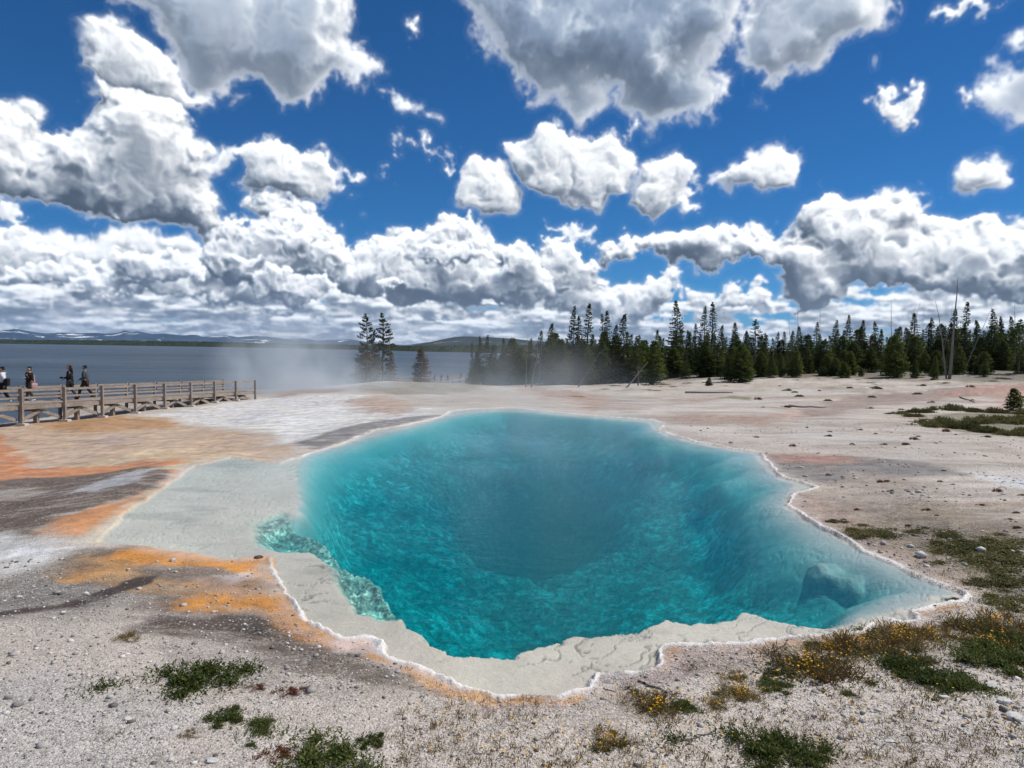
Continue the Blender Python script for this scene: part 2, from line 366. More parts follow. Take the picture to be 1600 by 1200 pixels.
CP+=[(-27,30,-1.15),(-30,36,-1.5),(-34,33,-2.4),(-42,33,-8),(-27,42,-1.6),(-36,48,-4.5),(-50,60,-9),(-38,66,-4.5),(-40,90,-9),(-28,75,-4),(-28,100,-8),(-22,130,-8),(-14,160,-6.9),(-26,160,-9),(-20,220,-9),(-5,215,-7.2),(10,250,-5.6),(-45,10,-6),(-60,20,-9),(-50,-20,-6),
     (30,160,-1.5),(60,160,-.6),(110,160,.6),(60,260,0),(150,260,2),(20,330,-3.5),(200,100,1),(100,20,.5),(60,-40,1),(0,-12,.3),(8,-5,.25),(-8,-5,.1),(0,-60,.5),(-60,-60,-2)]
for a in range(-180,181,15):
    for r in (700,3000,30000):
        z=-11 if -150<a<4 else (-3 if a<12 else 5)
        CP.append((r*math.sin(R(a)),r*math.cos(R(a)),z))
def _uv(x,y): return np.arctan2(x,y)*1.6, .5*np.log(np.asarray(x)**2+np.asarray(y)**2+1.)
_c=np.array(CP); _cu,_cv=_uv(_c[:,0],_c[:,1])
_K=np.hypot(_cu[:,None]-_cu,_cv[:,None]-_cv); _n=len(_c)
_M=np.zeros((_n+1,_n+1)); _M[:_n,:_n]=_K+np.eye(_n)*-.004; _M[:_n,_n]=1; _M[_n,:_n]=1
_w=np.linalg.solve(_M,np.append(_c[:,2],0))
_GU=np.linspace(-math.pi*1.6,math.pi*1.6,400); _GV=np.linspace(0,10.5,420)
_GH=np.zeros((400,420))
for i in range(_n): _GH+=_w[i]*np.hypot(_GU[:,None]-_cu[i],_GV[None]-_cv[i])
_GH+=_w[_n]
def hbase(x,y):
    u,v=_uv(x,y); a=np.clip((u-_GU[0])/(_GU[1]-_GU[0]),0,398.999); b=np.clip(v/(_GV[1]-_GV[0]),0,418.999)
    i=a.astype(int); j=b.astype(int); a=a-i; b=b-j
    return (_GH[i,j]*(1-a)+_GH[i+1,j]*a)*(1-b)+(_GH[i,j+1]*(1-a)+_GH[i+1,j+1]*a)*b

RIM_PX=[(150,848),(178,815),(205,790),(240,768),(272,746),(300,728),(360,712),(430,722),(470,712),(510,700),(545,688),(582,671),(640,662),(690,650),(702,642),(740,638),(800,636),(880,644),(960,651),(1022,655),(1036,661),(1030,671),(1080,687),(1130,697),(1188,706),(1200,722),(1226,745),(1278,760),(1240,770),(1236,788),(1260,808),(1330,845),(1400,880),(1452,905),(1502,922),(1512,931),(1470,938),(1434,955),(1440,970),(1362,968),(1350,985),(1290,997),(1210,1000),(1130,1000),(1032,1005),(1024,1040),(937,1048),(925,1070),(872,1085),(820,1080),(770,1085),(700,1062),(640,1030),(592,1018),(596,1000),(580,990),(540,995),(482,970),(432,905),(420,868),(372,872),(310,865),(265,858),(215,852)]
INN_PX=[(462,712),(452,760),(462,800),(440,812),(405,828),(400,852),(430,862),(480,862),(525,888),(532,920),(560,955),(592,968),(628,966),(650,985),(668,1006),(705,1026),(752,1024),(800,1026),(850,1010),(905,995),(1000,985),(1040,968),(1080,974),(1150,970),(1165,957),(1205,969),(1290,984),(1345,975),(1360,964),(1430,950),(1468,934),(1500,929),(1490,921),(1400,884),(1330,850),(1255,811),(1228,790),(1232,768),(1250,758),(1215,748),(1192,725),(1180,709),(1130,701),(1080,692),(1022,674),(1020,660),(960,655),(880,649),(800,641),(720,645),(640,668),(582,680),(520,700)]
LEDGE_PX=[(400,850),(405,828),(440,812),(466,828),(500,835),(522,860),(556,888),(590,898),(612,925),(630,950),(628,968),(590,969),(556,955),(530,920),(522,888),(480,866),(430,864)]
HOLE_PX=[(690,838),(712,852),(742,862),(762,882),(800,888),(870,884),(930,872),(965,850),(985,820),(960,785),(900,765),(820,760),(740,775),(700,800)]
def poly(P,z=0.):
    P=np.array(P,float); x,y=on_z(P[:,0],P[:,1],z); return np.stack([x,y],1)
RIM=poly(RIM_PX,0.03); INN=poly(INN_PX,0)
def round_far(P):
    """cut the corners of the far part of an outline so the bank has no creases"""
    for _ in range(3):
        Q=[]
        for i in range(len(P)):
            a,b=P[i],P[(i+1)%len(P)]
            if a[1]>13.5 and b[1]>13.5: Q+=[a*.75+b*.25,a*.25+b*.75]
            else: Q+=[a] if a[1]<=13.5 or P[i-1][1]<=13.5 else []
        P=np.array(Q)
    return P
INN=round_far(INN); LEDGE=poly(LEDGE_PX,-.12); HOLE=poly(HOLE_PX,-2.)
# depth of the pool and width of its underwater bank
DP=[(800,1000,1.1,.22),(705,1000,1.0,.2),(950,965,1.1,.22),(1100,950,.95,.3),(1200,940,.75,.5),(1300,950,.42,.9),(1400,940,.16,1.4),(1460,925,.12,1.4),(1330,900,.52,1.3),(1400,900,.34,1.4),(1250,870,.55,2.0),(1200,830,.75,2.2),(1150,745,.8,2.4),(1060,705,.9,2.4),(900,672,1.0,2.4),(760,668,1.1,1.8),(620,700,.9,1.8),(530,730,.8,1.8),(485,790,.9,.8),(530,850,1.1,.5),(640,930,1.4,.4),(620,850,1.5,.5),(580,780,1.6,1),(650,740,1.7,1),(750,930,1.2,.3),(900,920,1.25,.3),(1050,900,1.1,.4),(1110,820,1.3,1.6),(850,800,2.2,1),(1000,760,1.7,1),(760,760,1.8,1),(425,845,.3,.5),(1200,770,.6,2.2)]
_d=np.array(DP); _dx,_dy=on_z(_d[:,0],_d[:,1],0.)
_K=np.hypot(_dx[:,None]-_dx,_dy[:,None]-_dy); _M=np.ones((len(_d)+1,)*2); _M[-1,-1]=0; _M[:-1,:-1]=_K
_wd=np.linalg.solve(_M,np.append(_d[:,2],0)); _ww=np.linalg.solve(_M,np.append(_d[:,3],0))
def CR(X,Y):
    """thin cracks in the mud of the shelf"""
    w=X*.9+.25*fbm(X,Y,.5,3,.55,171); v=Y*.7-X*.35+.22*fbm(X,Y,.45,3,.55,172)
    return (1-sstep(0,.085,np.abs(fbm(w,v*1.7,.24,3,.5,170))))*sstep(-.25,.15,fbm(X,Y,1.2,2,.5,173)+.1)
def pool_depth(x,y):
    D=np.full(x.shape,_wd[-1]); Wd=np.full(x.shape,_ww[-1])
    for i in range(len(_d)):
        k=np.hypot(x-_dx[i],y-_dy[i]); D+=_wd[i]*k; Wd+=_ww[i]*k
    return np.clip(D,.05,9),np.clip(Wd,.15,3)
def rim_left(x,y):
    """the side where the shelf spills over without a crust"""
    a=np.degrees(np.arctan2(x,y)); return sstep(-15.5,-18.5,a)*sstep(9.0,10.5,np.hypot(x,y))
def ground_fields(x,y,want=False):
    """height of the ground, and the pool masks, at world points"""
    r=np.hypot(x,y)
    wx=x+.10*fbm(x,y,.7,4,.6,3)+.02*fbm(x,y,.06,2,.6,8); wy=y+.10*fbm(x,y,.7,4,.6,31)+.02*fbm(x,y,.06,2,.6,38)
    so=sdist(RIM,wx,wy,6.); h=hbase(x,y)
    fade=np.clip(40/np.maximum(r,1),0,1)
    h=h+.05*fbm(x,y,3.5,3,.5,50)*np.clip(r/12,.3,3)+.012*fbm(x,y,.5,4,.6,60)+.006*fbm(x,y,.09,3,.6,70)*(r<25)
    k=sstep(0,3.2,-so); h=(.022+.016*fbm(x,y,.4,3,.5,80))*(1-k)+h*k
    lft=rim_left(x,y); crest=np.exp(-(so/.035)**2)*np.clip(.016+.055*fbm(x,y,.35,5,.62,90),.002,.06)*(1-.8*lft)*np.clip(16/np.maximum(r,1),.15,1); h=h+crest
    ins=so>0
    si=np.full(x.shape,-1.,np.float32); sl=si.copy(); dep=np.zeros(x.shape)
    X,Y=x[ins],y[ins]
    ax=X+.05*fbm(X,Y,.5,3,.6,3); ay=Y+.05*fbm(X,Y,.5,3,.6,31)
    a0=sdist(INN,ax,ay,3.); e_=np.exp(-(a0/.16)**2); a=a0+.11*fbm(X,Y,.26,5,.66,100)*e_+.22*fbm(X,Y,.9,3,.5,105)*sstep(.1,.8,a0)+(.9*fbm(X,Y,2.6,3,.5,107))*sstep(.1,1.4,a0)*sstep(14,20,np.hypot(X,Y)); l=sdist(LEDGE,ax,ay,1.); ho=sdist(HOLE,X+.55*fbm(X,Y,1.3,5,.6,120),Y+.75*fbm(X,Y,1.3,5,.6,130),3.)
    D,Wd=pool_depth(X,Y)
    rock=.5*fbm(X,Y,.9,5,.6,140)+.35*(.5-np.abs(fbm(X,Y,.35,4,.6,150)))
    shelf=.010+.006*fbm(X,Y,.5,4,.55,160)+.016*CR(X,Y)
    step=sstep(0,1,a/Wd)
    z=shelf+D*step*(1+.22*rock)
    hn=sstep(11.8,14.5,np.hypot(X,Y)+1.2*fbm(X,Y,1.5,3,.5,137)); z+=2.1*sstep(0,1,(ho+1.1*hn)/(.30+2.7*hn))+1.5*sstep(.3,2.4,ho)
    l=l+.05*fbm(X,Y,.18,4,.6,185)
    lz=.13+.10*rock+.10*np.clip(l/.5,0,1)+.05*(.5-np.abs(fbm(X,Y,.16,4,.65,180))*2)
    lw=sstep(-.16,.10,l); z=z*(1-lw)+np.minimum(z+.05,lz+shelf)*lw
    # big submerged boulder
    bx,by=on_z(1315,908,-.25); q=(((X-bx)*.92+(Y-by)*.39)/.40)**2+(((Y-by)*.92-(X-bx)*.39)/.72)**2; q=q*(1+.9*fbm(X,Y,.7,4,.6,195)); bz=np.sqrt(np.clip(1-q,0,1))
    bq=.13+.36*(1-np.minimum(bz*1.15,1))**.8+.07*fbm(X,Y,.4,5,.6,190); z=np.where(q<1,np.minimum(z,bq),z)
    z=np.maximum(z,.004)
    h2=h.copy(); w=sstep(0,1,so[ins]/(.05*np.maximum(1,r[ins]/9))); h2[ins]=h[ins]*(1-w)+(-z)*w
    if not want: return h2
    si[ins]=a; sl[ins]=l; dep[ins]=z
    return h2,so,si,sl,dep
def ground_z(x,y):
    return float(ground_fields(np.array([float(x)]),np.array([float(y)]))[0])
def hit(px,py):
    """first point of the land behind a photo pixel"""
    x,y,z=[float(v) for v in ray(px,py)]
    t=np.geomspace(2.,400,1500)/1.0; X=x*t; Y=y*t; Z=CAM_H+z*t
    H=hbase(X,Y); so=sdist(RIM,X,Y,6.); k=sstep(0,3.2,-so); H=.02*(1-k)+H*k
    i=np.argmax(Z<=H) if (Z<=H).any() else len(t)-1
    return float(X[i]),float(Y[i]),float(H[i])
# ---------------------------------------------------------------- ground sheet
def lin(r,g,b):
    f=lambda c:((c/255+.055)/1.055)**2.4 if c>10 else c/3294.6
    return np.array([f(r),f(g),f(b)])
# outline in the photo, colour of the deposit (painted shade in one strip), edge softness m, wobble m, grit, strength
ZONES=[
 ([(230,650),(330,634),(400,622),(560,618),(640,636),(700,638),(640,662),(545,686),(470,708),(440,700),(400,672),(290,664)],(.60,.58,.55),.8,1.0,.25,1),
 ([(380,655),(450,640),(560,636),(520,660),(440,680)],(.66,.65,.63),.6,.6,.2,.9),
 ([(448,695),(480,684),(560,662),(640,652),(690,648),(640,663),(545,690),(490,702)],(.19,.175,.165),.25,.25,.4,.95),  # grey strip of shade painted into the ground colour
 ([(-400,680),(0,668),(130,655),(210,650),(300,668),(395,688),(440,705),(400,724),(310,720),(262,735),(200,730),(0,742),(-400,770)],(.50,.36,.245),.5,.8,.1,1),
 ([(60,664),(180,650),(260,656),(300,668),(200,672),(120,676)],(.40,.21,.075),.5,.7,.1,.85),
 ([(100,690),(200,684),(210,694),(150,698)],(.33,.26,.22),.4,.6,.1,.7),
 ([(300,666),(420,684),(450,700),(400,700),(330,684)],(.42,.30,.20),.4,.5,.2,.6),
 ([(120,725),(260,700),(400,712),(310,722),(262,737),(180,735)],(.56,.44,.27),.35,.5,.1,.6),
 ([(-300,690),(0,680),(25,712),(60,728),(180,724),(262,714),(265,728),(200,740),(100,744),(0,752),(-300,760)],(.52,.21,.08),.25,.5,.15,.95),
 ([(-300,755),(0,749),(100,742),(170,736),(235,734),(262,748),(240,768),(190,782),(120,798),(90,822),(60,838),(0,826),(-300,850)],(.15,.112,.085),.22,.5,.9,1),
 ([(120,768),(200,738),(240,736),(200,752),(140,772)],(.50,.50,.50),.12,.5,.8,.7),
 ([(-80,775),(30,762),(60,772),(0,790)],(.42,.38,.34),.2,.6,.9,.7),
 ([(264,738),(278,750),(248,780),(206,800),(182,822),(140,838),(85,826),(110,806),(190,786),(236,764)],(.54,.25,.10),.15,.35,.45,1),
 ([(270,742),(290,752),(240,790),(200,822),(165,852),(146,842),(184,810),(236,768)],(.52,.44,.28),.16,.2,.1,.75),
 ([(-300,832),(0,830),(60,836),(112,850),(150,860),(110,876),(60,905),(0,908),(-300,930)],(.60,.60,.60),.2,.4,.7,.95),
 ([(-300,1000),(0,968),(120,955),(240,930),(300,905),(150,868),(60,905),(0,920),(-300,940)],(.20,.18,.155),.4,.6,1.,.85),
 ([(90,915),(150,872),(215,856),(330,870),(425,874),(440,915),(400,950),(260,968),(200,955),(230,920)],(.17,.125,.09),.22,.4,.5,.9),
 ([(215,975),(280,955),(400,962),(450,980),(500,1008),(600,1046),(700,1076),(760,1100),(680,1096),(600,1082),(520,1066),(450,1040),(390,1005),(310,985)],(.105,.078,.056),.16,.35,.7,1),
 ([(300,990),(450,1040),(600,1085),(760,1105),(700,1120),(560,1110),(420,1080),(330,1040),(260,1000)],(.30,.265,.235),.3,.5,1.,.7),
 ([(215,856),(265,856),(372,871),(425,867),(436,905),(484,968),(545,992),(582,988),(594,1016),(640,1030),(700,1061),(775,1086),(760,1096),(690,1078),(600,1046),(510,1012),(450,982),(400,962),(290,956),(268,944),(330,925),(290,912),(380,898),(330,885),(220,882),(150,904),(96,918),(160,882)],(.58,.25,.045),.12,.24,.5,1),
 ([(96,905),(150,885),(260,905),(330,925),(300,945),(240,925),(170,915)],(.40,.24,.11),.2,.4,.5,.75),
 ([(300,900),(420,905),(440,930),(380,940),(320,930)],(.36,.26,.19),.12,.25,.3,.75),
 ([(330,900),(380,893),(400,902),(360,914)],(.60,.55,.52),.08,.2,.3,.7),
 ([(500,996),(580,998),(592,1022),(640,1034),(700,1066),(680,1072),(600,1042),(530,1022)],(.50,.40,.36),.08,.14,.3,.8),
 ([(395,878),(424,872),(430,900),(470,950),(440,940),(400,910)],(.40,.34,.26),.08,.14,.4,.6),
 ([(-200,965),(0,957),(90,947),(170,920),(215,903),(250,900),(235,910),(190,926),(120,952),(0,966),(-200,980)],(.060,.040,.028),.05,.06,.2,1),
 ([(700,1062),(770,1088),(870,1088),(928,1072),(930,1080),(870,1100),(790,1106),(720,1084)],(.34,.25,.22),.07,.12,.9,.8),
 ([(735,1072),(785,1086),(760,1098),(735,1088)],(.62,.33,.06),.04,.06,.2,.9),
 ([(860,1086),(930,1068),(935,1076),(880,1094)],(.58,.33,.10),.03,.05,.2,.8),
 ([(1034,1008),(1080,1006),(1090,1016),(1060,1034),(1046,1048),(1030,1040)],(.42,.17,.07),.08,.12,.6,.9),
 ([(1030,1005),(1290,1000),(1350,990),(1300,1035),(1150,1060),(1040,1070),(940,1075),(930,1055),(1020,1042)],(.34,.27,.235),.15,.3,1.,.8),
 ([(1040,668),(1120,690),(1196,704),(1290,720),(1400,750),(1520,800),(1640,850),(1640,900),(1520,935),(1452,908),(1330,850),(1240,805),(1238,768),(1278,760),(1226,745),(1196,718),(1080,690)],(.35,.285,.225),.5,.8,.9,.8),
 ([(1240,770),(1290,775),(1400,850),(1500,905),(1520,935),(1452,908),(1330,850),(1240,805)],(.36,.265,.21),.25,.35,.9,.75),
 ([(1330,800),(1450,790),(1640,800),(1640,900),(1500,880),(1420,850)],(.19,.145,.095),.6,.9,1.,.75),
 ([(1195,710),(1290,712),(1420,722),(1520,742),(1430,745),(1335,738),(1325,756),(1278,756),(1228,744)],(.20,.18,.165),.25,.4,.4,.9),
 ([(1205,708),(1290,710),(1345,718),(1290,728),(1230,724)],(.36,.19,.135),.3,.5,.3,.8),
 ([(1510,742),(1640,752),(1640,768),(1560,758)],(.55,.58,.62),.1,.2,.1,.7),
 ([(1030,655),(1060,648),(1180,650),(1240,643),(1262,650),(1210,664),(1080,664)],(.36,.235,.17),.7,1.1,.4,.8),
 ([(1215,634),(1242,634),(1258,645),(1248,658),(1228,652),(1240,645)],(.55,.40,.33),.3,.5,.3,.7),
 ([(1245,652),(1262,634),(1330,618),(1500,606),(1640,600),(1640,612),(1480,622),(1350,638),(1300,652)],(.27,.195,.155),.5,.9,.3,.85),
 ([(1440,618),(1540,603),(1640,596),(1640,618),(1570,640),(1540,632),(1556,614),(1500,620)],(.42,.235,.165),.9,1.5,.5,.75),
 ([(775,600),(835,604),(940,618),(1015,642),(960,645),(890,628),(835,618)],(.34,.20,.135),1.3,2.0,.5,.8),
 ([(540,626),(600,618),(650,634),(640,648),(600,648),(560,640)],(.40,.27,.19),.5,.8,.3,.85),
 ([(540,605),(600,598),(740,598),(760,606),(690,616),(620,618),(560,612)],(.24,.195,.12),.8,1.2,1.,.9),
 ([(430,612),(540,604),(540,612),(440,620)],(.28,.17,.13),.6,.6,.4,.8),
 ([(1425,660),(1480,645),(1640,640),(1640,690),(1500,672)],(.15,.135,.07),.4,.8,1.,.8),
 ([(1460,845),(1520,835),(1640,850),(1640,970),(1560,940),(1500,880)],(.13,.115,.055),.3,.5,1.,.85),
 ([(1500,970),(1640,960),(1640,1030),(1520,1040)],(.14,.12,.06),.2,.35,1.,.75),
 ([(1240,1010),(1340,990),(1480,980),(1430,1010),(1340,1030),(1230,1060)],(.17,.13,.06),.12,.25,1.,.75),
 ([(1380,1050),(1440,1060),(1500,1085),(1440,1090)],(.055,.045,.035),.08,.15,.9,.8),
 ([(940,1090),(1100,1085),(1110,1130),(960,1140)],(.33,.28,.22),.2,.4,1.,.6),
 ([(1140,618),(1175,621),(1172,626),(1120,624)],(.13,.13,.05),.2,.2,.3,.9),
]
def build_ground():
    t0=time.time()
    half=R(50); nf,nb=1380,110
    th=np.concatenate([np.linspace(-half,half,nf),np.linspace(half,2*math.pi-half,nb+2)[1:-1]])
    rr=np.concatenate([np.geomspace(1.3,60,940),np.geomspace(60,32000,150)[1:]])
    TH,RR=np.meshgrid(th,rr,indexing='ij'); x=RR*np.sin(TH); y=RR*np.cos(TH)
    sh=x.shape; x=x.ravel(); y=y.ravel(); r=RR.ravel()
    z,so,si,sl,dep=ground_fields(x,y,True)
    # colour of the crust
    n1=fbm(x,y,6.,4,.55,200); n2=fbm(x,y,1.1,4,.6,210); n3=fbm(x,y,.25,3,.6,220)
    base=np.array([.56,.495,.43]); c=base*(1+.16*n1+.10*n2)[:,None]
    c=c*(1-.30*sstep(.15,.6,fbm(x*.55+y*.2,y*1.5,1.6,4,.6,230)))[:,None]
    b1=sstep(.08,.5,fbm(x,y,2.2,5,.6,236))[:,None]*.5; c=c*(1-b1)+np.array([.56,.53,.50])*b1
    b2=sstep(.15,.55,fbm(x,y,1.4,5,.62,238))[:,None]*(.45*sstep(-1,2,x))[:,None]; c=c*(1-b2)+np.array([.30,.235,.175])*b2
    far=sstep(30,60,r)[:,None]; c=c*(1-far)+np.array([.52,.455,.385])*far*(1+.22*n1+.16*n2)[:,None]
    dry=sstep(.05,.45,fbm(x,y*1.0,3.,5,.6,240))*sstep(38,60,r); c=c*(1-.6*dry[:,None])+np.array([.24,.19,.11])*.6*dry[:,None]
    rt=sstep(9,16,r)*sstep(R(2),R(12),np.arctan2(x,y))*(r<110)
    k=sstep(.08,.42,fbm(x*.22+y*.05,y*.95,1.4,5,.6,232))*rt*.6; c=c*(1-k[:,None])+np.array([.27,.22,.175])*k[:,None]
    k=sstep(.05,.4,fbm(x*.25,y*.9,1.7,5,.6,233))*rt*.55; c=c*(1-k[:,None])+np.array([.66,.63,.59])*k[:,None]
    k=sstep(.22,.5,fbm(x*.2,y*1.1,1.9,5,.6,234))*rt*.5; c=c*(1-k[:,None])+np.array([.38,.23,.15])*k[:,None]
    grit=np.full(x.shape,1.,np.float32)
    wxn=fbm(x,y,1.5,5,.62,250); wyn=fbm(x,y,1.5,5,.62,260); st=fbm(x*.35,y*1.4,.5,4,.6,270)
    ca,sa=math.cos(.25),math.sin(.25); al=x*ca-y*sa; ac=x*sa+y*ca; wv=.25*fbm(x,y,1.3,3,.5,272); fl=fbm(al*.28,ac*1.7+wv*2,.45,5,.6,274); fl2=fbm(al*.22,ac*1.5+wv*2,.30,5,.62,276)
    for P,col,soft,wob,g,k in ZONES:
        H_=np.array([hit(*p)[:2] for p in P]); pad=soft*2+wob+1
        d=sdist(H_,x+wob*wxn*1.3,y+wob*wyn*1.3,pad)
        sat=(max(col)-min(col))>.2 or max(col)<.2
        m=sstep(-soft,soft,d+soft*(1.9*fl if sat else .9*st))*k
        if sat: m=m*(1-.38*sstep(.12,.45,fl2))
        m=m*np.clip(1-.35*np.clip(n2,0,1)*(k<1),0,1)
        v=1+.45*n3+.25*st+.15*fl
        hue=np.stack([1+.06*n2,1+.02*n2,1-.10*n2],1)
        c=c*(1-m[:,None])+np.array(col)*v[:,None]*hue*m[:,None]; grit=grit*(1-m)+g*m
    # thin rusty line of bacteria just outside the near rim
    a_=np.degrees(np.arctan2(x,y)); near=(np.hypot(x,y)<9.5)&(a_>-24)
    q=np.exp(-((so+.11+.05*n2)/.055)**2)*sstep(-.15,.25,fbm(x,y,.7,4,.6,278)+.25*(a_<6)-.10)*near
    c=c*(1-q[:,None])+np.array([.55,.27,.07])*(1+.3*n3)[:,None]*q[:,None]
    q=np.exp(-((so+.20+.08*n2)/.10)**2)*sstep(-.2,.3,fbm(x,y,.9,4,.6,279))*near*.6
    c=c*(1-q[:,None])+np.array([.34,.24,.21])*q[:,None]
    c=c*(1+.10*fbm(x,y,.12,3,.6,280))[:,None]
    # white rim crust, and the pale mineral inside the pool
    rim=np.exp(-((so+.005)/(.015+.06*np.clip(fbm(x,y,.6,5,.6,295)+.22,0,1)))**2)*sstep(-.35,.05,fbm(x,y,.5,3,.5,290)+.25)
    rim=rim*(1-.93*rim_left(x,y)); pale=np.exp(-((so+.06)/.14)**2)*.45*np.clip(.6+fbm(x,y,.3,3,.5,300),0,1)
    for m,cc in ((pale,(.60,.56,.54)),(rim,(.80,.78,.75))):
        c=c*(1-m[:,None])+np.array(cc)*m[:,None]
    grit=grit*(1-np.clip(rim,0,1))+.35*rim
    ins=sstep(.03,.07,so)[:,None]
    pc=np.array([.63,.535,.455])*(1+.10*n1+.14*n2+.08*n3)[:,None]*(1-.22*sstep(.25,.6,fbm(x*.6,y,.8,5,.6,345)))[:,None]*(1-.5*CR(x,y)*(1-rim_left(x,y)))[:,None]
    wh=sstep(-.2,.35,-x*.12-1.0+.4*n1)[:,None]*.35; pc=pc*(1-wh)+np.array([.56,.51,.46])*wh
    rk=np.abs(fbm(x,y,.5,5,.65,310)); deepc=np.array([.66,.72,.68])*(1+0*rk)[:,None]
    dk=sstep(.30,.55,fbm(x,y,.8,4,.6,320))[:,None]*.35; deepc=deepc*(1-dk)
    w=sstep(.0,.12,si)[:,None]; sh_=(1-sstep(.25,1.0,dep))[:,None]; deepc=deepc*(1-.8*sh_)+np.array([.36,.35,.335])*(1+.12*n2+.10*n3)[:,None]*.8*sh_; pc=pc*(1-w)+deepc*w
    bx,by=on_z(1315,908,-.25); q=(((x-bx)*.92+(y-by)*.39)/.40)**2+(((y-by)*.92-(x-bx)*.39)/.72)**2; q=q*(1+.9*fbm(x,y,.7,4,.6,195)); w=(1-sstep(.6,1.3,q))[:,None]*.9; pc=pc*(1-w)+np.array([.38,.37,.35])*(1+.3*n3)[:,None]*w
    w=sstep(-.10,.05,sl)[:,None]; lc=np.array([.36,.38,.32])*(.6+.9*sstep(0,.3,np.abs(fbm(x,y,.12,4,.65,330))))[:,None]; pc=pc*(1-w)+lc*w
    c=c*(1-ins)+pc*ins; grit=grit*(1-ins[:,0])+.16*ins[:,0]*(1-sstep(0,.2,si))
    # forest floor
    ff=(.75*sstep(92,99,r+8*n1)*sstep(R(-3),R(0),np.arctan2(x,y)+.01*n1)*(y>0))[:,None]; c=c*(1-ff)+np.array([.10,.085,.05])*ff
    lk=sstep(-5.2,-6.0,z)[:,None]; c=c*(1-lk)+np.array([.2,.18,.15])*lk
    grit=grit*np.clip(.78+.5*fbm(x,y,1.6,4,.6,340),.35,1)
    c=np.clip(c,.01,.85)
    na,nr=sh; idx=np.arange(na*nr).reshape(na,nr); nx=np.roll(idx,-1,axis=0)
    F=np.stack([idx[:,:-1],idx[:,1:],nx[:,1:],nx[:,:-1]],-1).reshape(-1,4)[:,::-1]
    F=F[:,::-1]
    V=np.stack([x,y,z],1)
    me=npmesh('ground',V,F,True,c)
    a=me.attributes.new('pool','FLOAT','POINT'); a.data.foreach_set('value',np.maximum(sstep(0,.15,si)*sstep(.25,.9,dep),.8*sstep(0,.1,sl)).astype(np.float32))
    a=me.attributes.new('grit','FLOAT','POINT'); a.data.foreach_set('value',np.clip(grit,0,1).astype(np.float32))
    # close the small hole under the camera
    bm=bmesh.new(); bm.from_mesh(me); bm.verts.ensure_lookup_table()
    bm.faces.new([bm.verts[int(i)] for i in idx[::-1,0]]); bm.normal_update(); bm.to_mesh(me); bm.free()
    m,nt,out=newmat('mineral_ground')
    tc=nn(nt,'TexCoord'); P=tc.outputs['Object']
    at=nn(nt,'Attribute',attribute_name='Col'); gr=nn(nt,'Attribute',attribute_name='grit').outputs['Fac']
    vo=nn(nt,'TexVoronoi',feature='F1',ins={'Vector':P,'Scale':42.,'Randomness':1.})
    vo2=nn(nt,'TexVoronoi',feature='F1',ins={'Vector':P,'Scale':95.})
    s1=nn(nt,'SeparateColor',ins={0:vo.outputs['Color']}).outputs[0]; s2=nn(nt,'SeparateColor',ins={0:vo2.outputs['Color']}).outputs[1]
    n=noise(nt,P,9,6,.7)
    # pebbles: each grain its own tone, a few nearly white, a few dark
    tone=mth(nt,'ADD',mth(nt,'MULTIPLY',ramp(nt,s1,[(0,.22),(.22,.55),(.55,.95),(.82,1.2),(.9,1.0),(1,1.0)]),.6),mth(nt,'MULTIPLY',ramp(nt,s2,[(0,.25),(.3,.7),(.75,1.0),(1,1.0)]),.55))
    bright=ramp(nt,s1,[(.80,0),(.86,.55),(1,.75)])
    tone=mth(nt,'MULTIPLY',tone,mth(nt,'MULTIPLY_ADD',n,.7,.65))
    g0=mth(nt,'MULTIPLY_ADD',mth(nt,'SUBTRACT',tone,1.0),gr,1.0)
    sm=noise(nt,P,26,5,.7); g1=mth(nt,'MULTIPLY',g0,mth(nt,'MULTIPLY_ADD',sm,.34,.83))
    cc=nn(nt,'VectorMath',operation='SCALE',ins={0:at.outputs['Color']}); nt.links.new(g1,cc.inputs['Scale'])
    cc=mix(nt,mth(nt,'MULTIPLY',mth(nt,'MULTIPLY',bright,gr),ramp(nt,noise(nt,P,2.2,3),[(.35,.2),(.65,1)])),cc.outputs[0],(.62,.60,.58))
    # lumpy mineral growth under the water, with caustic sparkles painted into its colour
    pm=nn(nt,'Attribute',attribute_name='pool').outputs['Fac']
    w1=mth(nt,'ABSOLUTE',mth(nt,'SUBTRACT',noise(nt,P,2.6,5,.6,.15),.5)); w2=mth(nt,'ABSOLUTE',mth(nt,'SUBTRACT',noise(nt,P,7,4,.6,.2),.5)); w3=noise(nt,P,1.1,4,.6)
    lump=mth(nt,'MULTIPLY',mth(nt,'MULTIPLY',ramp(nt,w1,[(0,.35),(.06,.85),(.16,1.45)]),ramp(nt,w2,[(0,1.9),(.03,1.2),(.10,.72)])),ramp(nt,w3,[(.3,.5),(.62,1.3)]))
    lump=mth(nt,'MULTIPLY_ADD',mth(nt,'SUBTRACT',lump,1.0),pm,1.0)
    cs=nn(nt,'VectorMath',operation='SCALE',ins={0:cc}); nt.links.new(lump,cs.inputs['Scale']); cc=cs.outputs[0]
    h=mth(nt,'ADD',mth(nt,'MULTIPLY',mth(nt,'SUBTRACT',.6,vo.outputs['Distance']),gr),mth(nt,'MULTIPLY',n,.9))
    h=mth(nt,'ADD',h,mth(nt,'MULTIPLY',mth(nt,'MULTIPLY',vo2.outputs['Distance'],-.5),gr))
    h=mth(nt,'ADD',h,mth(nt,'MULTIPLY',noise(nt,P,3.0,6,.65),1.6))
    bp=nn(nt,'Bump',ins={'Strength':.75,'Distance':.022,'Height':h})
    bs=nn(nt,'BsdfPrincipled',ins={'Base Color':cc,'Roughness':mth(nt,'MULTIPLY_ADD',gr,.4,.5),'Normal':bp.outputs[0],'Specular IOR Level':.3})
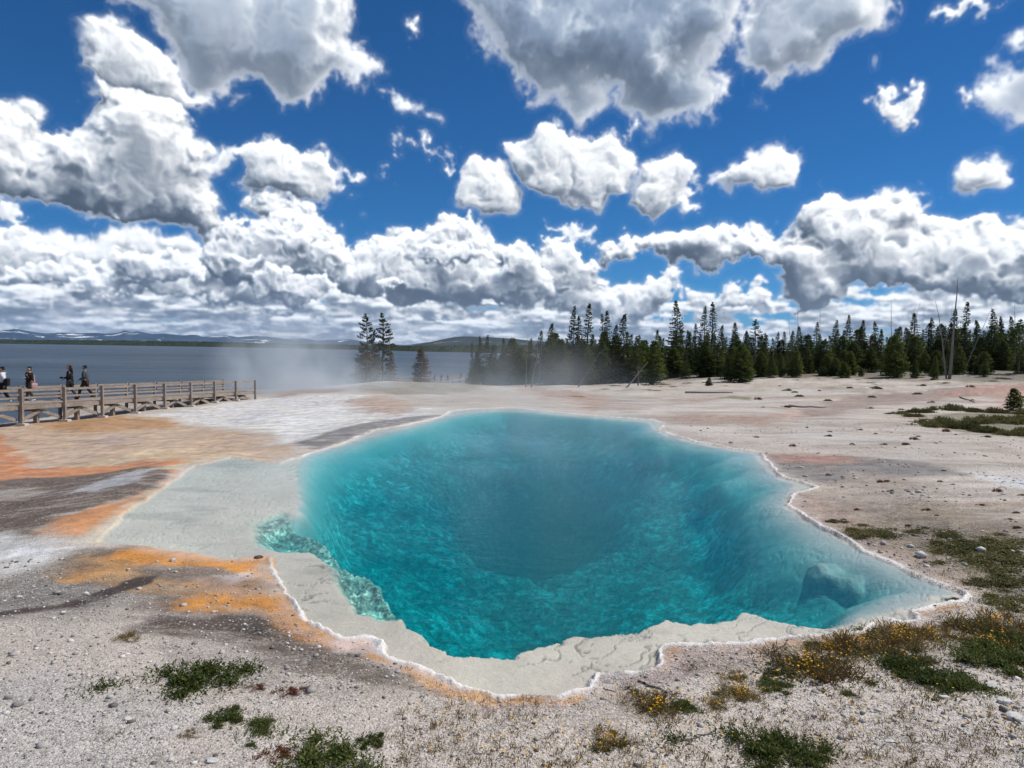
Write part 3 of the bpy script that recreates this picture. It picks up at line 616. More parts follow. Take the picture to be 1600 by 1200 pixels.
    nt.links.new(bs.outputs[0],out.inputs[0])
    tag(link('ground',me,m),kind='structure',label='pale mineral ground crust with orange and brown bacterial stains')
    print('ground',time.time()-t0,len(V))
build_ground()

# ---------------------------------------------------------------- hot spring water
def build_pool():
    P=RIM.copy(); n=len(P)
    # resample, and push out under the crust
    out=[]
    for i in range(n):
        a,b=P[i],P[(i+1)%n]; k=max(1,int(np.hypot(*(b-a))/.15))
        for j in range(k): out.append(a+(b-a)*j/k)
    P=np.array(out); T=np.roll(P,-1,0)-np.roll(P,1,0); N=np.stack([-T[:,1],T[:,0]],1); N/=np.linalg.norm(N,axis=1)[:,None]
    A=np.sum(P[:,0]*np.roll(P[:,1],-1)-P[:,1]*np.roll(P[:,0],-1)); N*=(-1 if A>0 else 1)
    Q=P+N*.05
    bm=bmesh.new(); top=[bm.verts.new((*q,0.)) for q in Q]; bot=[bm.verts.new((*q,-9.)) for q in Q]
    bm.faces.new(top); bm.faces.new(bot[::-1])
    for i in range(len(Q)): j=(i+1)%len(Q); bm.faces.new((top[i],bot[i],bot[j],top[j]))
    bmesh.ops.recalc_face_normals(bm,faces=bm.faces[:])
    bmesh.ops.triangulate(bm,faces=bm.faces[:])
    me=bpy.data.meshes.new('pool_water'); bm.to_mesh(me); bm.free()
    m,nt,o=newmat('hot_spring_water'); tc=nn(nt,'TexCoord'); P=tc.outputs['Object']
    mp=nn(nt,'Mapping',ins={0:P,'Scale':(1,1.6,1)}).outputs[0]
    h=mth(nt,'ADD',noise(nt,mp,3.2,3,.6),mth(nt,'MULTIPLY',noise(nt,mp,11,3,.6),.35))
    calm=ramp(nt,noise(nt,P,.25,2),[(.35,.25),(.6,1)])
    bp=nn(nt,'Bump',ins={'Strength':.5,'Distance':.035,'Height':mth(nt,'MULTIPLY',h,calm)})
    fr=nn(nt,'Fresnel',ins={'IOR':1.33,'Normal':bp.outputs[0]})
    tr=nn(nt,'BsdfTransparent',ins={0:(.96,.98,.98,1)}); gl=nn(nt,'BsdfGlossy',ins={'Color':(.50,.78,.95,1),'Roughness':.06,'Normal':bp.outputs[0]})
    ms=nn(nt,'MixShader',ins={0:mth(nt,'MULTIPLY',fr.outputs[0],.6),1:tr.outputs[0],2:gl.outputs[0]}); nt.links.new(ms.outputs[0],o.inputs[0])
    ab=nn(nt,'VolumeAbsorption',ins={'Color':WATER_ABS,'Density':WATER_AD}); sc=nn(nt,'VolumeScatter',ins={'Color':WATER_SC,'Density':WATER_SD,'Anisotropy':.2})
    ad=nn(nt,'AddShader',ins={0:ab.outputs[0],1:sc.outputs[0]}); nt.links.new(ad.outputs[0],o.inputs['Volume'])
    tag(link('pool_water',me,m),kind='structure',label='clear turquoise hot spring water filling the pool')
WATER_ABS=(.0,.835,.855,1); WATER_AD=1.15; WATER_SC=(.02,.85,.98,1); WATER_SD=.085
build_pool()

# ---------------------------------------------------------------- lake
def build_lake():
    n=160; V=[(0,0,LAKE_Z)]+[(40000*math.sin(2*math.pi*i/n),40000*math.cos(2*math.pi*i/n),LAKE_Z) for i in range(n)]
    me=npmesh('lake_water',V,[(0,(i+1)%n+1,i+1) for i in range(n)])
    m,nt,o=newmat('lake_water'); P=nn(nt,'TexCoord').outputs['Object']
    mp=nn(nt,'Mapping',ins={0:P,'Scale':(.3,1,1)}).outputs[0]
    h=mth(nt,'ADD',noise(nt,mp,.9,4,.65),mth(nt,'MULTIPLY',noise(nt,mp,4,3,.6),.25))
    bp=nn(nt,'Bump',ins={'Strength':1.0,'Distance':.9,'Height':h})
    wind=ramp(nt,noise(nt,nn(nt,'Mapping',ins={0:P,'Scale':(.0022,.012,1)}).outputs[0],1,5,.6),[(.38,0),(.62,1)])
    near=nn(nt,'Mapping',ins={0:P,'Scale':(.02,.07,1)}).outputs[0]
    chop=noise(nt,near,1,6,.75)
    c=mix(nt,wind,(.034,.060,.092),(.072,.108,.145))
    c=mix(nt,1.0,c,ramp(nt,chop,[(.3,.65),(.7,1.35)]),'MULTIPLY')
    bs=nn(nt,'BsdfPrincipled',ins={'Base Color':c,'Roughness':.45,'Specular IOR Level':.25,'Normal':bp.outputs[0]})
    nt.links.new(bs.outputs[0],o.inputs[0])
    tag(link('lake_water',me,m),kind='structure',label='dark blue wind-ruffled lake reaching to the far shore')
build_lake()

# ---------------------------------------------------------------- far shore and mountains
def ridge(name,pts,dist,thick,zb,mat,seed,jag=0,n=900,label=None,kind='structure',cat=None,jscale=.004,depthf=None):
    """a range of hills: the crest follows the skyline seen in the photo, the slopes run down on both sides with spurs"""
    P=np.array(pts,float); pxs=np.linspace(P[0,0],P[-1,0],n); pys=np.interp(pxs,P[:,0],P[:,1])
    dx,dy,dz=ray(pxs,pys); D=np.interp(pxs,[p[0] for p in dist],[p[1] for p in dist]); L=np.hypot(dx,dy)
    rows=22; V=np.zeros((rows,n,3)); s=np.linspace(0,1,rows)
    az=np.arctan2(dx,dy); crest=CAM_H+dz/L*D
    for k in range(rows):
        f=s[k]*1.6; rr=D+thick*(f-1); prof=(1-abs(f-1)**1.25) if f<=1 else (1-(f-1)**1.2*.9)
        X=rr*np.sin(az); Y=rr*np.cos(az)
        sp=fbm(X,Y,thick*.55,5,.55,seed)*.38*(1-prof)*prof*4+ fbm(X,Y,thick*.12,4,.6,seed+9)*.07*(prof>.02)*(prof<.98)
        hz=zb+(crest-zb)*np.clip(prof+sp*(abs(f-1)>.02),0,.985 if k!=0 else 1)
        if abs(f-1)<.04: hz=crest
        if jag: hz=hz+jag*(vn(X*jscale*60,Y*jscale*60)*.6+RNG.random(n)*.9)*(prof>.25)
        V[k]=np.stack([X,Y,hz],1)
    idx=np.arange(rows*n).reshape(rows,n)
    F=np.stack([idx[:-1,:-1],idx[:-1,1:],idx[1:,1:],idx[1:,:-1]],-1).reshape(-1,4)
    me=npmesh(name,V.reshape(-1,3),F,not jag); return tag(link(name,me,mat),label,cat,None,kind)
def far_mat(name,c1,c2,sc,snow=0,snow_z=0,cliff=None):
    m,nt,o=newmat(name); P=nn(nt,'TexCoord').outputs['Object']
    c=mix(nt,ramp(nt,noise(nt,P,sc,6,.65),[(.35,0),(.65,1)]),c1,c2)
    if snow:
        z=nn(nt,'SeparateXYZ',ins={0:P}).outputs[2]
        f=mth(nt,'MULTIPLY',ramp(nt,noise(nt,nn(nt,'Mapping',ins={0:P,'Scale':(1,1,1.6)}).outputs[0],snow,6,.7,.6),[(.575,0),(.60,1)]),mth(nt,'GREATER_THAN',z,snow_z))
        c=mix(nt,f,c,(.8,.82,.85))
    if cliff: c=mix(nt,ramp(nt,noise(nt,P,cliff,5,.6),[(.60,0),(.66,1)]),c,(.36,.28,.25))
    bs=nn(nt,'BsdfPrincipled',ins={'Base Color':c,'Roughness':1.,'Specular IOR Level':0.}); nt.links.new(bs.outputs[0],o.inputs[0]); return m
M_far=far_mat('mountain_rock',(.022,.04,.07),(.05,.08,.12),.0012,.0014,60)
M_mesa=far_mat('mesa_slope',(.018,.028,.026),(.05,.062,.05),.004,cliff=.0028)
M_wood=far_mat('far_forest',(.018,.028,.016),(.045,.055,.03),.02)
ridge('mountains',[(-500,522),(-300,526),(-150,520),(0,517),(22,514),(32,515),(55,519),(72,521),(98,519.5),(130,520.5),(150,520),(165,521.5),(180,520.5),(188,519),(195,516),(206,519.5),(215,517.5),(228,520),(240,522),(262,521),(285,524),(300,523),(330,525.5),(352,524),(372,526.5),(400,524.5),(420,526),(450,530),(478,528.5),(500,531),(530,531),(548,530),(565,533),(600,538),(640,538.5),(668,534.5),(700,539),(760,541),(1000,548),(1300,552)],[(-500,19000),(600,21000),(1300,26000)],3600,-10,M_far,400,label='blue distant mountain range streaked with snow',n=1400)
ridge('mesa_hill',[(560,546),(610,544.5),(640,540.5),(665,536),(685,531.5),(700,528.5),(710,526.5),(725,525.5),(760,526.5),(800,529),(840,533),(900,537),(1000,544),(1150,552)],[(560,9500),(1150,9500)],1700,-8,M_mesa,430,label='flat-topped dark hill beyond the lake',n=500)
SH=[(-500,4300),(0,4300),(250,3800),(480,2900),(640,2000),(760,1800),(1000,1800),(1200,1900)]
ridge('far_forest',[(-500,527),(0,531.5),(140,532.5),(240,533.5),(330,535),(400,537),(480,538.5),(560,540.5),(640,542),(700,541.5),(760,540.5),(840,541),(1000,543.5),(1200,548)],[(p,d*1.10) for p,d in SH],320,LAKE_Z-.5,M_wood,460,jag=5,n=1500,label='low dark forest covering the far lake shore',kind='stuff',cat='forest')
# ---------------------------------------------------------------- plain materials
def mat_var(name,c1,c2,sc,rough=.85,spec=.2,bump=0,bs_=20,trans=0):
    m,nt,o=newmat(name); tc=nn(nt,'TexCoord'); P=tc.outputs['Object']; oi=nn(nt,'ObjectInfo')
    f=mth(nt,'ADD',mth(nt,'MULTIPLY',noise(nt,P,sc,4,.65),.8),mth(nt,'MULTIPLY',oi.outputs['Random'],.35))
    c=mix(nt,ramp(nt,f,[(.30,0),(.80,1)]),c1,c2)
    k={'Base Color':c,'Roughness':rough,'Specular IOR Level':spec}
    if bump: k['Normal']=nn(nt,'Bump',ins={'Strength':.6,'Distance':bump,'Height':noise(nt,P,bs_,5,.7)}).outputs[0]
    bs=nn(nt,'BsdfPrincipled',ins=k); s=bs.outputs[0]
    if trans:
        t=nn(nt,'BsdfTranslucent',ins={'Color':c}); s=nn(nt,'MixShader',ins={0:trans,1:s,2:t.outputs[0]}).outputs[0]
    nt.links.new(s,o.inputs[0]); return m
M_bark=mat_var('bark',(.09,.07,.055),(.17,.14,.11),3)
M_dead=mat_var('weathered_snag',(.14,.125,.11),(.30,.28,.26),2)
M_spruce=mat_var('spruce_needles',(.045,.072,.020),(.13,.165,.045),.9,.7,.15,trans=.35)
M_pine=mat_var('pine_needles',(.065,.10,.022),(.16,.20,.05),.9,.7,.15,trans=.35)
M_brown=mat_var('dying_needles',(.11,.08,.045),(.22,.155,.085),1.1,.8,.1,trans=.2)
M_olive=mat_var('sparse_pine_needles',(.07,.08,.025),(.16,.15,.05),1.0,.7,.1,trans=.25)

def tube_arr(pts,rad,n=6):
    pts=[Vector(p) for p in pts]; V=[];F=[]
    for i,p in enumerate(pts):
        d=(pts[min(i+1,len(pts)-1)]-pts[max(i-1,0)]).normalized(); a=d.orthogonal().normalized(); b=d.cross(a)
        for k in range(n):
            t=2*math.pi*k/n; V.append(p+(a*math.cos(t)+b*math.sin(t))*rad[i])
    for i in range(len(pts)-1):
        for k in range(n): F.append((i*n+k,i*n+(k+1)%n,(i+1)*n+(k+1)%n,(i+1)*n+k))
    F.append(tuple(range(n))[::-1]); F.append(tuple(range((len(pts)-1)*n,len(pts)*n)))
    return [tuple(v) for v in V],F
def join(parts):
    V=[];F=[]
    for v,f in parts:
        k=len(V); V+=v; F+=[tuple(i+k for i in q) for q in f]
    return V,F
def mesh_of(name,parts,mat,smooth=False):
    V,F=join(parts); me=npmesh(name,np.array(V),F,smooth); me.materials.append(mat); return me

def spray(rg,p,d,L,w,V,F,n=5,tuft=False):
    """one bough tip: a fan of narrow needle-bearing twigs"""
    d=d.normalized(); s=d.cross(Vector((0,0,1)));
    if s.length<.05: s=Vector((1,0,0))
    s.normalize(); up=s.cross(d)
    for k in range(n):
        a=rg.uniform(-1.1,1.1); e=rg.uniform(-.5,.45)
        if tuft: a=rg.uniform(-3.1,3.1); e=rg.uniform(-.3,1.2)
        q=(d*math.cos(a)+s*math.sin(a)+up*e).normalized(); l=L*rg.uniform(.6,1.1)
        t=q.cross(Vector((rg.uniform(-1,1),rg.uniform(-1,1),rg.uniform(.3,1.5))));  t=t.normalized()*w*rg.uniform(.7,1.2)
        i=len(V); m=p+q*l*.45
        V+= [tuple(p),tuple(m+t),tuple(p+q*l),tuple(m-t)]; F.append((i,i+1,i+2,i+3))
def conifer(seed,H,Wd,kind='spruce',bare=.06,dens=1.0,gap=0.,mat=None):
    """tapered trunk with limbs, crown of needle sprays set along drooping boughs"""
    rg=random.Random(seed); V=[];F=[]; T=[]
    bend=[(rg.uniform(-.02,.02)*H*(i/5)**1.5,rg.uniform(-.02,.02)*H*(i/5)**1.5,H*i/5*.985) for i in range(6)]; bend[0]=(0,0,-.25)
    r0=.012*H+.04; T.append(tube_arr(bend,[r0*(1-.17*i) for i in range(6)],7))
    def ax(z):
        f=min(max(z/H*5,0),4.999); i=int(f); a,b=Vector(bend[i]),Vector(bend[i+1]); return a.lerp(b,f-i)
    z=bare*H; step=(.25 if kind!='pine' else .38)*H/12/dens**.5
    side=rg.uniform(0,6.3)
    while z<H*.985:
        t=(z-bare*H)/(H*(1-bare))
        if kind=='spruce': prof=(1-t)**1.0*(.75+.25*min(1,t*8+.3))
        elif kind=='cone': prof=(1-t)**.65*min(1,.55+t*2.2)
        else: prof=math.sin(math.pi*min(1,(.22+t*.80)))**.7*(.75 if t<.85 else .6)
        L0=Wd*.5*prof+.05
        nb=rg.choice((4,5,5,6)) if kind!='pine' else rg.choice((3,4,4))
        a0=rg.uniform(0,6.3)
        for b in range(nb):
            a=a0+b*6.283/nb+rg.uniform(-.35,.35)
            if rg.random()<gap*(.5+.5*math.cos(a-side+t*5)): continue
            L=L0*rg.uniform(.62,1.22)*(1+.18*math.cos(a-side)); zz=z+rg.uniform(-.5,.5)*step
            o=ax(zz); up=(.35-.75*(1-t)) if kind!='pine' else (.30-.25*(1-t))
            dr=Vector((math.cos(a),math.sin(a),up*.55)).normalized(); p=o.copy(); ns=max(2,int(L/.30)); path=[tuple(p)]
            for s in range(ns):
                dr=(dr+Vector((0,0,.09 if kind!='pine' else .14))*(s/ns)).normalized(); p=p+dr*(L/ns); path.append(tuple(p))
                if kind=='pine' and (s+1)/ns<.45: continue
                if kind!='pine' and s==0 and ns>2 and rg.random()<.5: continue
                k=int(round((8 if kind!='pine' else 12)*dens)); spray(rg,p,dr,(.42 if kind!='pine' else .40)*(.55+.4*min(L,1.4)),(.062 if kind!='pine' else .06)+.02*L,V,F,k,kind=='pine')
            if L>.4: T.append(tube_arr([path[0],path[-1]],[.018+.006*L,.006],3))
        z+=step*rg.uniform(.75,1.25)*(1 if t<.8 else .75)
    for k in range(6): spray(rg,ax(H*.985)-Vector((0,0,.12*k)),Vector((rg.uniform(-.4,.4),rg.uniform(-.4,.4),1)),.30,.05,V,F,4)
    crown=npmesh('crown',np.array(V),F); crown.materials.append(mat)
    trunk=mesh_of('trunk',T,M_bark); return trunk,crown,H
PROTO={}
def proto(k,*a,**kw): PROTO[k]=conifer(*a,**kw)
proto('spruceA',1,12,4.2,'spruce',mat=M_spruce); proto('spruceB',2,12,3.4,'spruce',.05,1.0,.15,mat=M_spruce); proto('spruceC',3,12,5.0,'spruce',.04,1.,.1,mat=M_spruce)
proto('spruceD',4,12,2.9,'spruce',.10,.9,.35,mat=M_spruce); proto('thin',5,12,2.4,'spruce',.15,.8,.55,mat=M_spruce)
proto('pineA',6,8,4.0,'cone',.04,1.1,.05,mat=M_pine); proto('pineB',7,8,4.6,'cone',.05,1.1,.15,mat=M_pine); proto('pineC',8,10,4.2,'pine',.25,1.,.1,mat=M_pine)
proto('loneA',9,12,4.6,'pine',.30,1.,.25,mat=M_olive); proto('loneB',10,12,3.6,'pine',.22,1.15,.1,mat=M_olive); proto('brownA',11,6,3.6,'cone',.05,.9,.25,mat=M_brown); proto('brownB',12,8,4.0,'cone',.05,.8,.35,mat=M_brown)
proto('sapling',13,4.4,3.0,'cone',.03,1.0,.1,mat=M_pine); proto('topped',14,12,2.8,'pine',.45,1.,.2,mat=M_spruce)
NAMES={'spruce':'spruce_tree','pine':'pine_tree','thin':'spruce_tree','lone':'pine_tree','brown':'dying_conifer','sapling':'pine_sapling','topped':'pine_tree'}
def tree(kind,px,top,d,label,group=None,wmul=1.,basepx=None,rz=None,h=None,tilt=0):
    """stand a tree on the land at distance d, behind photo column px, as tall as its tip in the photo asks"""
    tr,cr,H=PROTO[kind]; bx=float(np.interp(0,[0,1],[0,0]))
    x,y,_=at_d(px,560,d); z=ground_z(x,y)
    if h is None: h=at_d(px,top,d)[2]-z
    nm=[v for k,v in NAMES.items() if kind.startswith(k)][0]
    e=empty(nm,(x,y,z-.05),random.uniform(0,6.28) if rz is None else rz,label=label,cat='tree' if 'sapling' not in nm else 'sapling',group=group)
    s=h/H; w=s*wmul; e.scale=(w,w,s); e.rotation_euler[1]=tilt
    link('trunk',tr,None,e); link('crown',cr,None,e); return e
# trees named one by one, from left to right
T_=[('brownA',572,548,112,'brownish bushy conifer in the steam at the left foot of the tall pine pair',1.3),
 ('loneA',573,487,118,'left one of the two tall sparse pines standing alone by the lake',.85),
 ('thin',585,512,119,'slim short-crowned pine between the two tall lakeside pines',.9),
 ('loneB',598,485,117,'denser right one of the two tall pines standing alone by the lake',.95),
 ('brownB',611,548,113,'dying brown conifer at the right foot of the tall pine pair',.75),
 ('brownB',588,560,112,'grey brown low conifer between the trunks of the tall pine pair',.9),
 ('brownA',657,544,125,'single dying brown conifer standing alone against the lake by the far railing',.85),
 ('spruceD',738,534,104,'first sparse spruce at the lake end of the forest, half lost in steam',1.),
 ('spruceB',750,523,102,'second spruce from the lake end of the forest, in steam',.9),
 ('spruceB',761,521,104,'third spruce from the lake end with a pointed twin top, in steam',.9),
 ('thin',774,537,102,'low thin spruce in the steamy gap beside the twin-topped spruce',1.),
 ('spruceA',786,526,103,'broad spruce in steam left of the two white snags',1.),
 ('pineA',801,526,101,'rounded pine in steam just left of the white snags',1.1),
 ('pineB',815,541,99,'low bushy pine in steam behind the upright white snag',1.),
 ('spruceB',844,514,102,'narrow spruce in steam right behind the crooked white snag',1.1),
 ('spruceA',861,503,100,'big dark spruce rising from the steam right of the white snags',1.05),
 ('pineA',876,528,96,'broad light green pine in front of the forest where the steam ends',1.25),
 ('spruceC',896,475,103,'tall dark spruce left of the one with the bare-necked crown',.72),
 ('spruceD',904,491,102,'shorter dark spruce tucked between the two tall ones',1.),
 ('spruceD',918,471,103,'tall spruce with a bare-necked knobbly crown',1.05),
 ('pineA',912,530,97,'low dark pine under the two tall spruces where the grey log leans',1.2),
 ('thin',941,488,105,'thin grey half-bare spruce beside the slender green one',1.),
 ('spruceD',948,483,104,'slender green spruce beside the half-bare grey one',1.),
 ('spruceA',962,505,104,'narrow spruce behind the thick pointed one',1.),
 ('spruceA',974,488,99,'thick pointed spruce with dense boughs down to the ground',1.12),
 ('pineC',998,522,90,'open-crowned pine with its trunk showing at the edge of the clearing',.95),
 ('pineA',1022,530,86,'low wide pine at the clearing edge beside the open-crowned pine',1.15),
 ('spruceA',1027,513,103,'mid height spruce behind the low wide pine at the clearing edge',1.),
 ('spruceC',1056,467,101,'tallest broad dark spruce with heavy boughs in the middle of the treeline',.92),
 ('spruceA',1073,514,102,'dark spruce at the right foot of the tallest spruce',1.),
 ('spruceB',1086,503,104,'narrow spruce left of the tall slim pair',.9),
 ('spruceB',1099,475,103,'left one of the tall slim pair of spruces',.85),
 ('spruceD',1111,469,104,'right one of the tall slim pair, with a ragged knobbly crown',1.05),
 ('spruceA',1127,506,106,'shorter spruce just right of the tall slim pair',.95),
 ('pineA',1142,541,84,'left small bushy pine of the three standing out in the clearing',1.1),
 ('pineB',1157,536,83,'middle small bushy pine of the three standing out in the clearing',1.1),
 ('pineA',1168,546,84,'right small bushy pine of the three standing out in the clearing',1.1),
 ('spruceA',1148,502,110,'pointed spruce behind the three small pines',1.2),
 ('topped',1179,497,108,'pine with a bare trunk and a small lumpy crown above the treeline',1.2),
 ('spruceA',1165,515,111,'spruce left of the lumpy-crowned pine',1.),
 ('spruceB',1195,518,110,'spruce right of the lumpy-crowned pine',1.1),
 ('pineA',1206,555,90,'small dark pine at the front of the forest left of the leafy bushes',1.1),
 ('pineA',1222,556,92,'small pine with pale twigs at the front of the forest',1.),
 ('spruceA',1207,527,112,'mid height spruce just left of the first thin snag',1.1),
 ('spruceA',1246,508,113,'spruce under the two thin vertical snags',1.25),
 ('spruceB',1275,501,114,'pointed spruce between the second snag and the dense dark one',1.1),
 ('spruceC',1305,498,114,'full pointed spruce next to the dense round-topped one',.9),
 ('spruceC',1323,490,113,'dense dark round-topped spruce above the right half of the forest',.82),
 ('spruceA',1346,498,114,'pointed spruce right of the dense round-topped one',1.),
 ('spruceB',1366,500,114,'spruce with a flat crooked tip in the right half of the forest',1.2),
 ('pineB',1397,520,88,'large bushy pine standing in front of the forest in the clearing on the right',1.05),
 ('spruceA',1427,487,110,'broad spruce behind the gap left of the two bare poles',1.2),
 ('spruceB',1454,494,111,'spruce just left of the leaning bare pole',1.1),
 ('spruceA',1471,505,108,'lower spruce behind the leaning bare pole',1.3),
 ('spruceB',1489,480,110,'tall spruce directly behind the thick bare pole',1.1),
 ('spruceD',1507,469,112,'tallest slim spruce right of the thick bare pole',1.1),
 ('spruceA',1524,498,110,'spruce below the slanting thin dead branch',1.1),
 ('spruceC',1548,480,106,'large pointed spruce near the right end of the forest',.95),
 ('spruceB',1562,492,108,'narrow spruce beside the large pointed one near the right end',1.),
 ('spruceA',1577,492,107,'spruce beside the thin snag at the right end of the forest',1.),
 ('pineC',1592,497,92,'open-crowned pine with a visible trunk at the right end of the forest',1.1),
 ('pineA',1462,556,82,'small bushy pine at the foot of the leaning bare pole',.8),
 ('pineB',1430,560,86,'low bushy pine between the large clearing pine and the bare poles',.8),
 ('pineA',1540,560,88,'low rounded pine in front of the forest near the right end',1.1)]
for k,px,top,d,lab,w in T_: tree(k,px,top,d,lab,None,w)
# the body of the forest
rg=random.Random(21); G='conifers massed in the body of the forest'
spots=[]
def sky_line(px): return np.interp(px,[735,780,830,870,950,1010,1040,1130,1200,1300,1400,1500,1600,1800],[545,545,535,525,520,528,520,518,528,515,512,508,505,505])
px=742.
while px<1720:
    for row,(d0,d1) in enumerate([(97,104),(108,116),(122,134)]):
        if row==0 and (rg.random()<.35): continue
        q=px+rg.uniform(-7,7); d=rg.uniform(d0,d1)+max(0,(q-1100)*.012); top=sky_line(q)+rg.uniform(-9,16)+(14 if row==0 else 0)
        kind=rg.choice(('spruceA','spruceB','spruceC','spruceA','pineA','spruceD')) if row else rg.choice(('pineA','pineB','spruceA','pineA','spruceC'))
        spots.append((kind,q,top,d))
    px+=rg.uniform(9,14)
for q_ in range(34):
    q=rg.uniform(1030,1600); spots.append((rg.choice(('pineA','pineB','spruceA')),q,rg.uniform(540,560),rg.uniform(91,97)+max(0,(1130-q)*.06)))
print('forest',len(spots))
spots=spots[:290]
for kind,q,top,d in spots: tree(kind,q,top,d,'dark green conifer packed among others in the body of the forest',G,rg.uniform(1.05,1.5))
# saplings
for i,(px,py,h,lab) in enumerate([(1287,588,1.3,'leftmost leafy green sapling of the low clump out in the clearing'),(1302,587,1.5,'middle leafy green sapling of the low clump out in the clearing'),(1318,590,1.9,'biggest leafy green sapling of the low clump out in the clearing'),(1345,588,.9,'tiny sapling right of the low clump in the clearing'),(1108,604,.9,'tiny pine seedling on the white ground below the slim spruce pair'),
    (1168,584,.8,'tiny seedling in front of the three small clearing pines'),(1583,640,1.15,'round dark green sapling at the right edge beside the orange streak'),(1515,577,1.6,'sapling at the foot of the thick bare pole'),(1410,582,1.0,'small sapling beside the large clearing pine'),(739,602,1.8,'sapling at the tip of the forest by the lake')]):
    x,y,z=hit(px,py); tr,cr,H=PROTO['sapling']; e=empty('pine_sapling',(x,y,z),i*1.7,label=lab,cat='sapling'); s=h/H; e.scale=(s*1.25,s*1.25,s); link('trunk',tr,None,e); link('crown',cr,None,e)

# dead trunks
def snag(base,tip,d,r,label,curve=0,d2=None,twigs=4,seed=0,name='dead_tree'):
    """bare pole from a photo point at the ground to the tip"""
    rg=random.Random(seed); x,y,_=at_d(base[0],base[1],d); z=min(ground_z(x,y),at_d(base[0],base[1],d)[2]); o=Vector((x,y,z-.2))
    t=Vector(at_d(tip[0],tip[1],d2 or d))-o; n=7; pts=[]
    for i in range(n): f=i/(n-1); pts.append(t*f+Vector((curve*math.sin(f*2.6),0,0))*f+Vector((rg.uniform(-.04,.04),rg.uniform(-.04,.04),0))*(0<i<n-1))
    e=empty(name,o,0,label=label,cat='dead tree')
    link('trunk',mesh_of('trunk',[tube_arr(pts,[r*.72*(1-.85*i/(n-1)) for i in range(n)],7)],M_dead,True),None,e)
    B=[]
    for k in range(twigs):
        f=rg.uniform(.45,.95); p=Vector(pts[0]).lerp(Vector(pts[-1]),f); a=rg.uniform(0,6.28); l=rg.uniform(.3,1.1)*(1.15-f)*2
        q=p+Vector((math.cos(a),math.sin(a)*.5,rg.uniform(-.4,.5)))*l; B.append(tube_arr([p,p.lerp(q,.5)+Vector((0,0,-.05)),q],[r*.22,r*.14,.008],4))
    if B: link('branch',mesh_of('branch',B,M_dead),None,e)
    return e
snag((1484,579),(1497,434),84,.26,'thick bare pole of a dead tree, tallest in the clearing on the right',0,None,3,1)
snag((1480,580),(1458,471),84.5,.15,'thinner bare pole leaning left from the foot of the thick one',.5,None,3,2)
snag((1408,545),(1440,472),100,.09,'slim dead trunk leaning right above the forest left of the bare poles',-.3,None,3,3)
snag((1508,530),(1551,476),100,.09,'slim dead trunk slanting far right behind the thick bare pole',0,None,2,4)
snag((1470,540),(1485,474),101,.08,'short curved dead trunk between the two bare poles',.5,None,2,5)
snag((1247,575),(1247,475),108,.10,'first thin vertical snag above the forest left of the dense round-topped spruce',0,None,9,6)
snag((1281,575),(1282,474),108,.10,'second thin vertical snag above the forest near the dense round-topped spruce',0,None,9,7)
snag((1239,575),(1234,487),109,.08,'short crooked snag just left of the first vertical one',-.3,None,6,8)
snag((1392,570),(1393,468),104,.11,'tall thin snag with short twigs behind the large clearing pine',0,None,12,9)
snag((1586,575),(1586,466),100,.10,'thin vertical snag at the far right end of the forest',0,None,6,10)
snag((821,607),(825,522),80,.09,'upright white snag rising from the steam behind the pool',0,None,7,11)
snag((829,611),(838,540),78,.12,'crooked white snag right of the upright one in the steam',.25,None,4,12)
snag((842,560),(847,497),99,.07,'needle-thin dead tip leaning right above the steam',.3,None,3,13)
snag((901,606),(938,550),86,.13,'grey dead trunk leaning right out of the forest over the pale ground',0,None,3,14)
snag((976,606),(1012,566),80,.14,'grey dead trunk with a broken root end leaning by the clearing edge',0,None,7,15)
snag((1008,560),(1020,520),100,.06,'thin dead stick slanting above the low wide pine',0,None,2,16)
snag((609,600),(609,485),113,.09,'thin dead trunk with short twigs right of the tall lakeside pines',0,None,12,17)
snag((617,607),(617,560),112,.07,'short brown dead stem at the end of the far railing',0,None,6,18)
# logs lying on the crust
def log(p0,p1,r,label,seed=0,sag=0):
    a=Vector(hit(*p0)); b=Vector(hit(*p1)); rg=random.Random(seed); n=6; pts=[]
    for i in range(n):
        f=i/(n-1); p=(b-a)*f; p.z=ground_z(*(a+p).xy)-a.z+r*.8; p+=Vector((rg.uniform(-.03,.03),rg.uniform(-.3,.3)*sag,0)); pts.append(p)
    tag(link('fallen_branch',mesh_of('fallen_branch',[tube_arr(pts,[r*(1-.6*i/(n-1)) for i in range(n)],6)],M_dead,True),None,None,a),label,'branch')
log((1235,637),(1290,637),.06,'dark curved fallen branch on the ledge right of the white mound',1,1)
log((1070,614),(1145,614),.09,'long pale log lying on the ground left of the small green puddle',2)
log((1500,622),(1522,631),.05,'short dark stick on the slope left of the round sapling',3)
log((1000,1066),(1042,1084),.012,'dark brown twig lying on the gravel at the near rim of the pool',4)
log((1062,1160),(1125,1146),.007,'thin grey twig on the gravel left of the large green cushion',5)
log((940,1076),(965,1083),.006,'tiny twig on the gravel below the near rim',6)
log((1565,1110),(1600,1135),.02,'weathered stick at the right edge of the gravel',7)
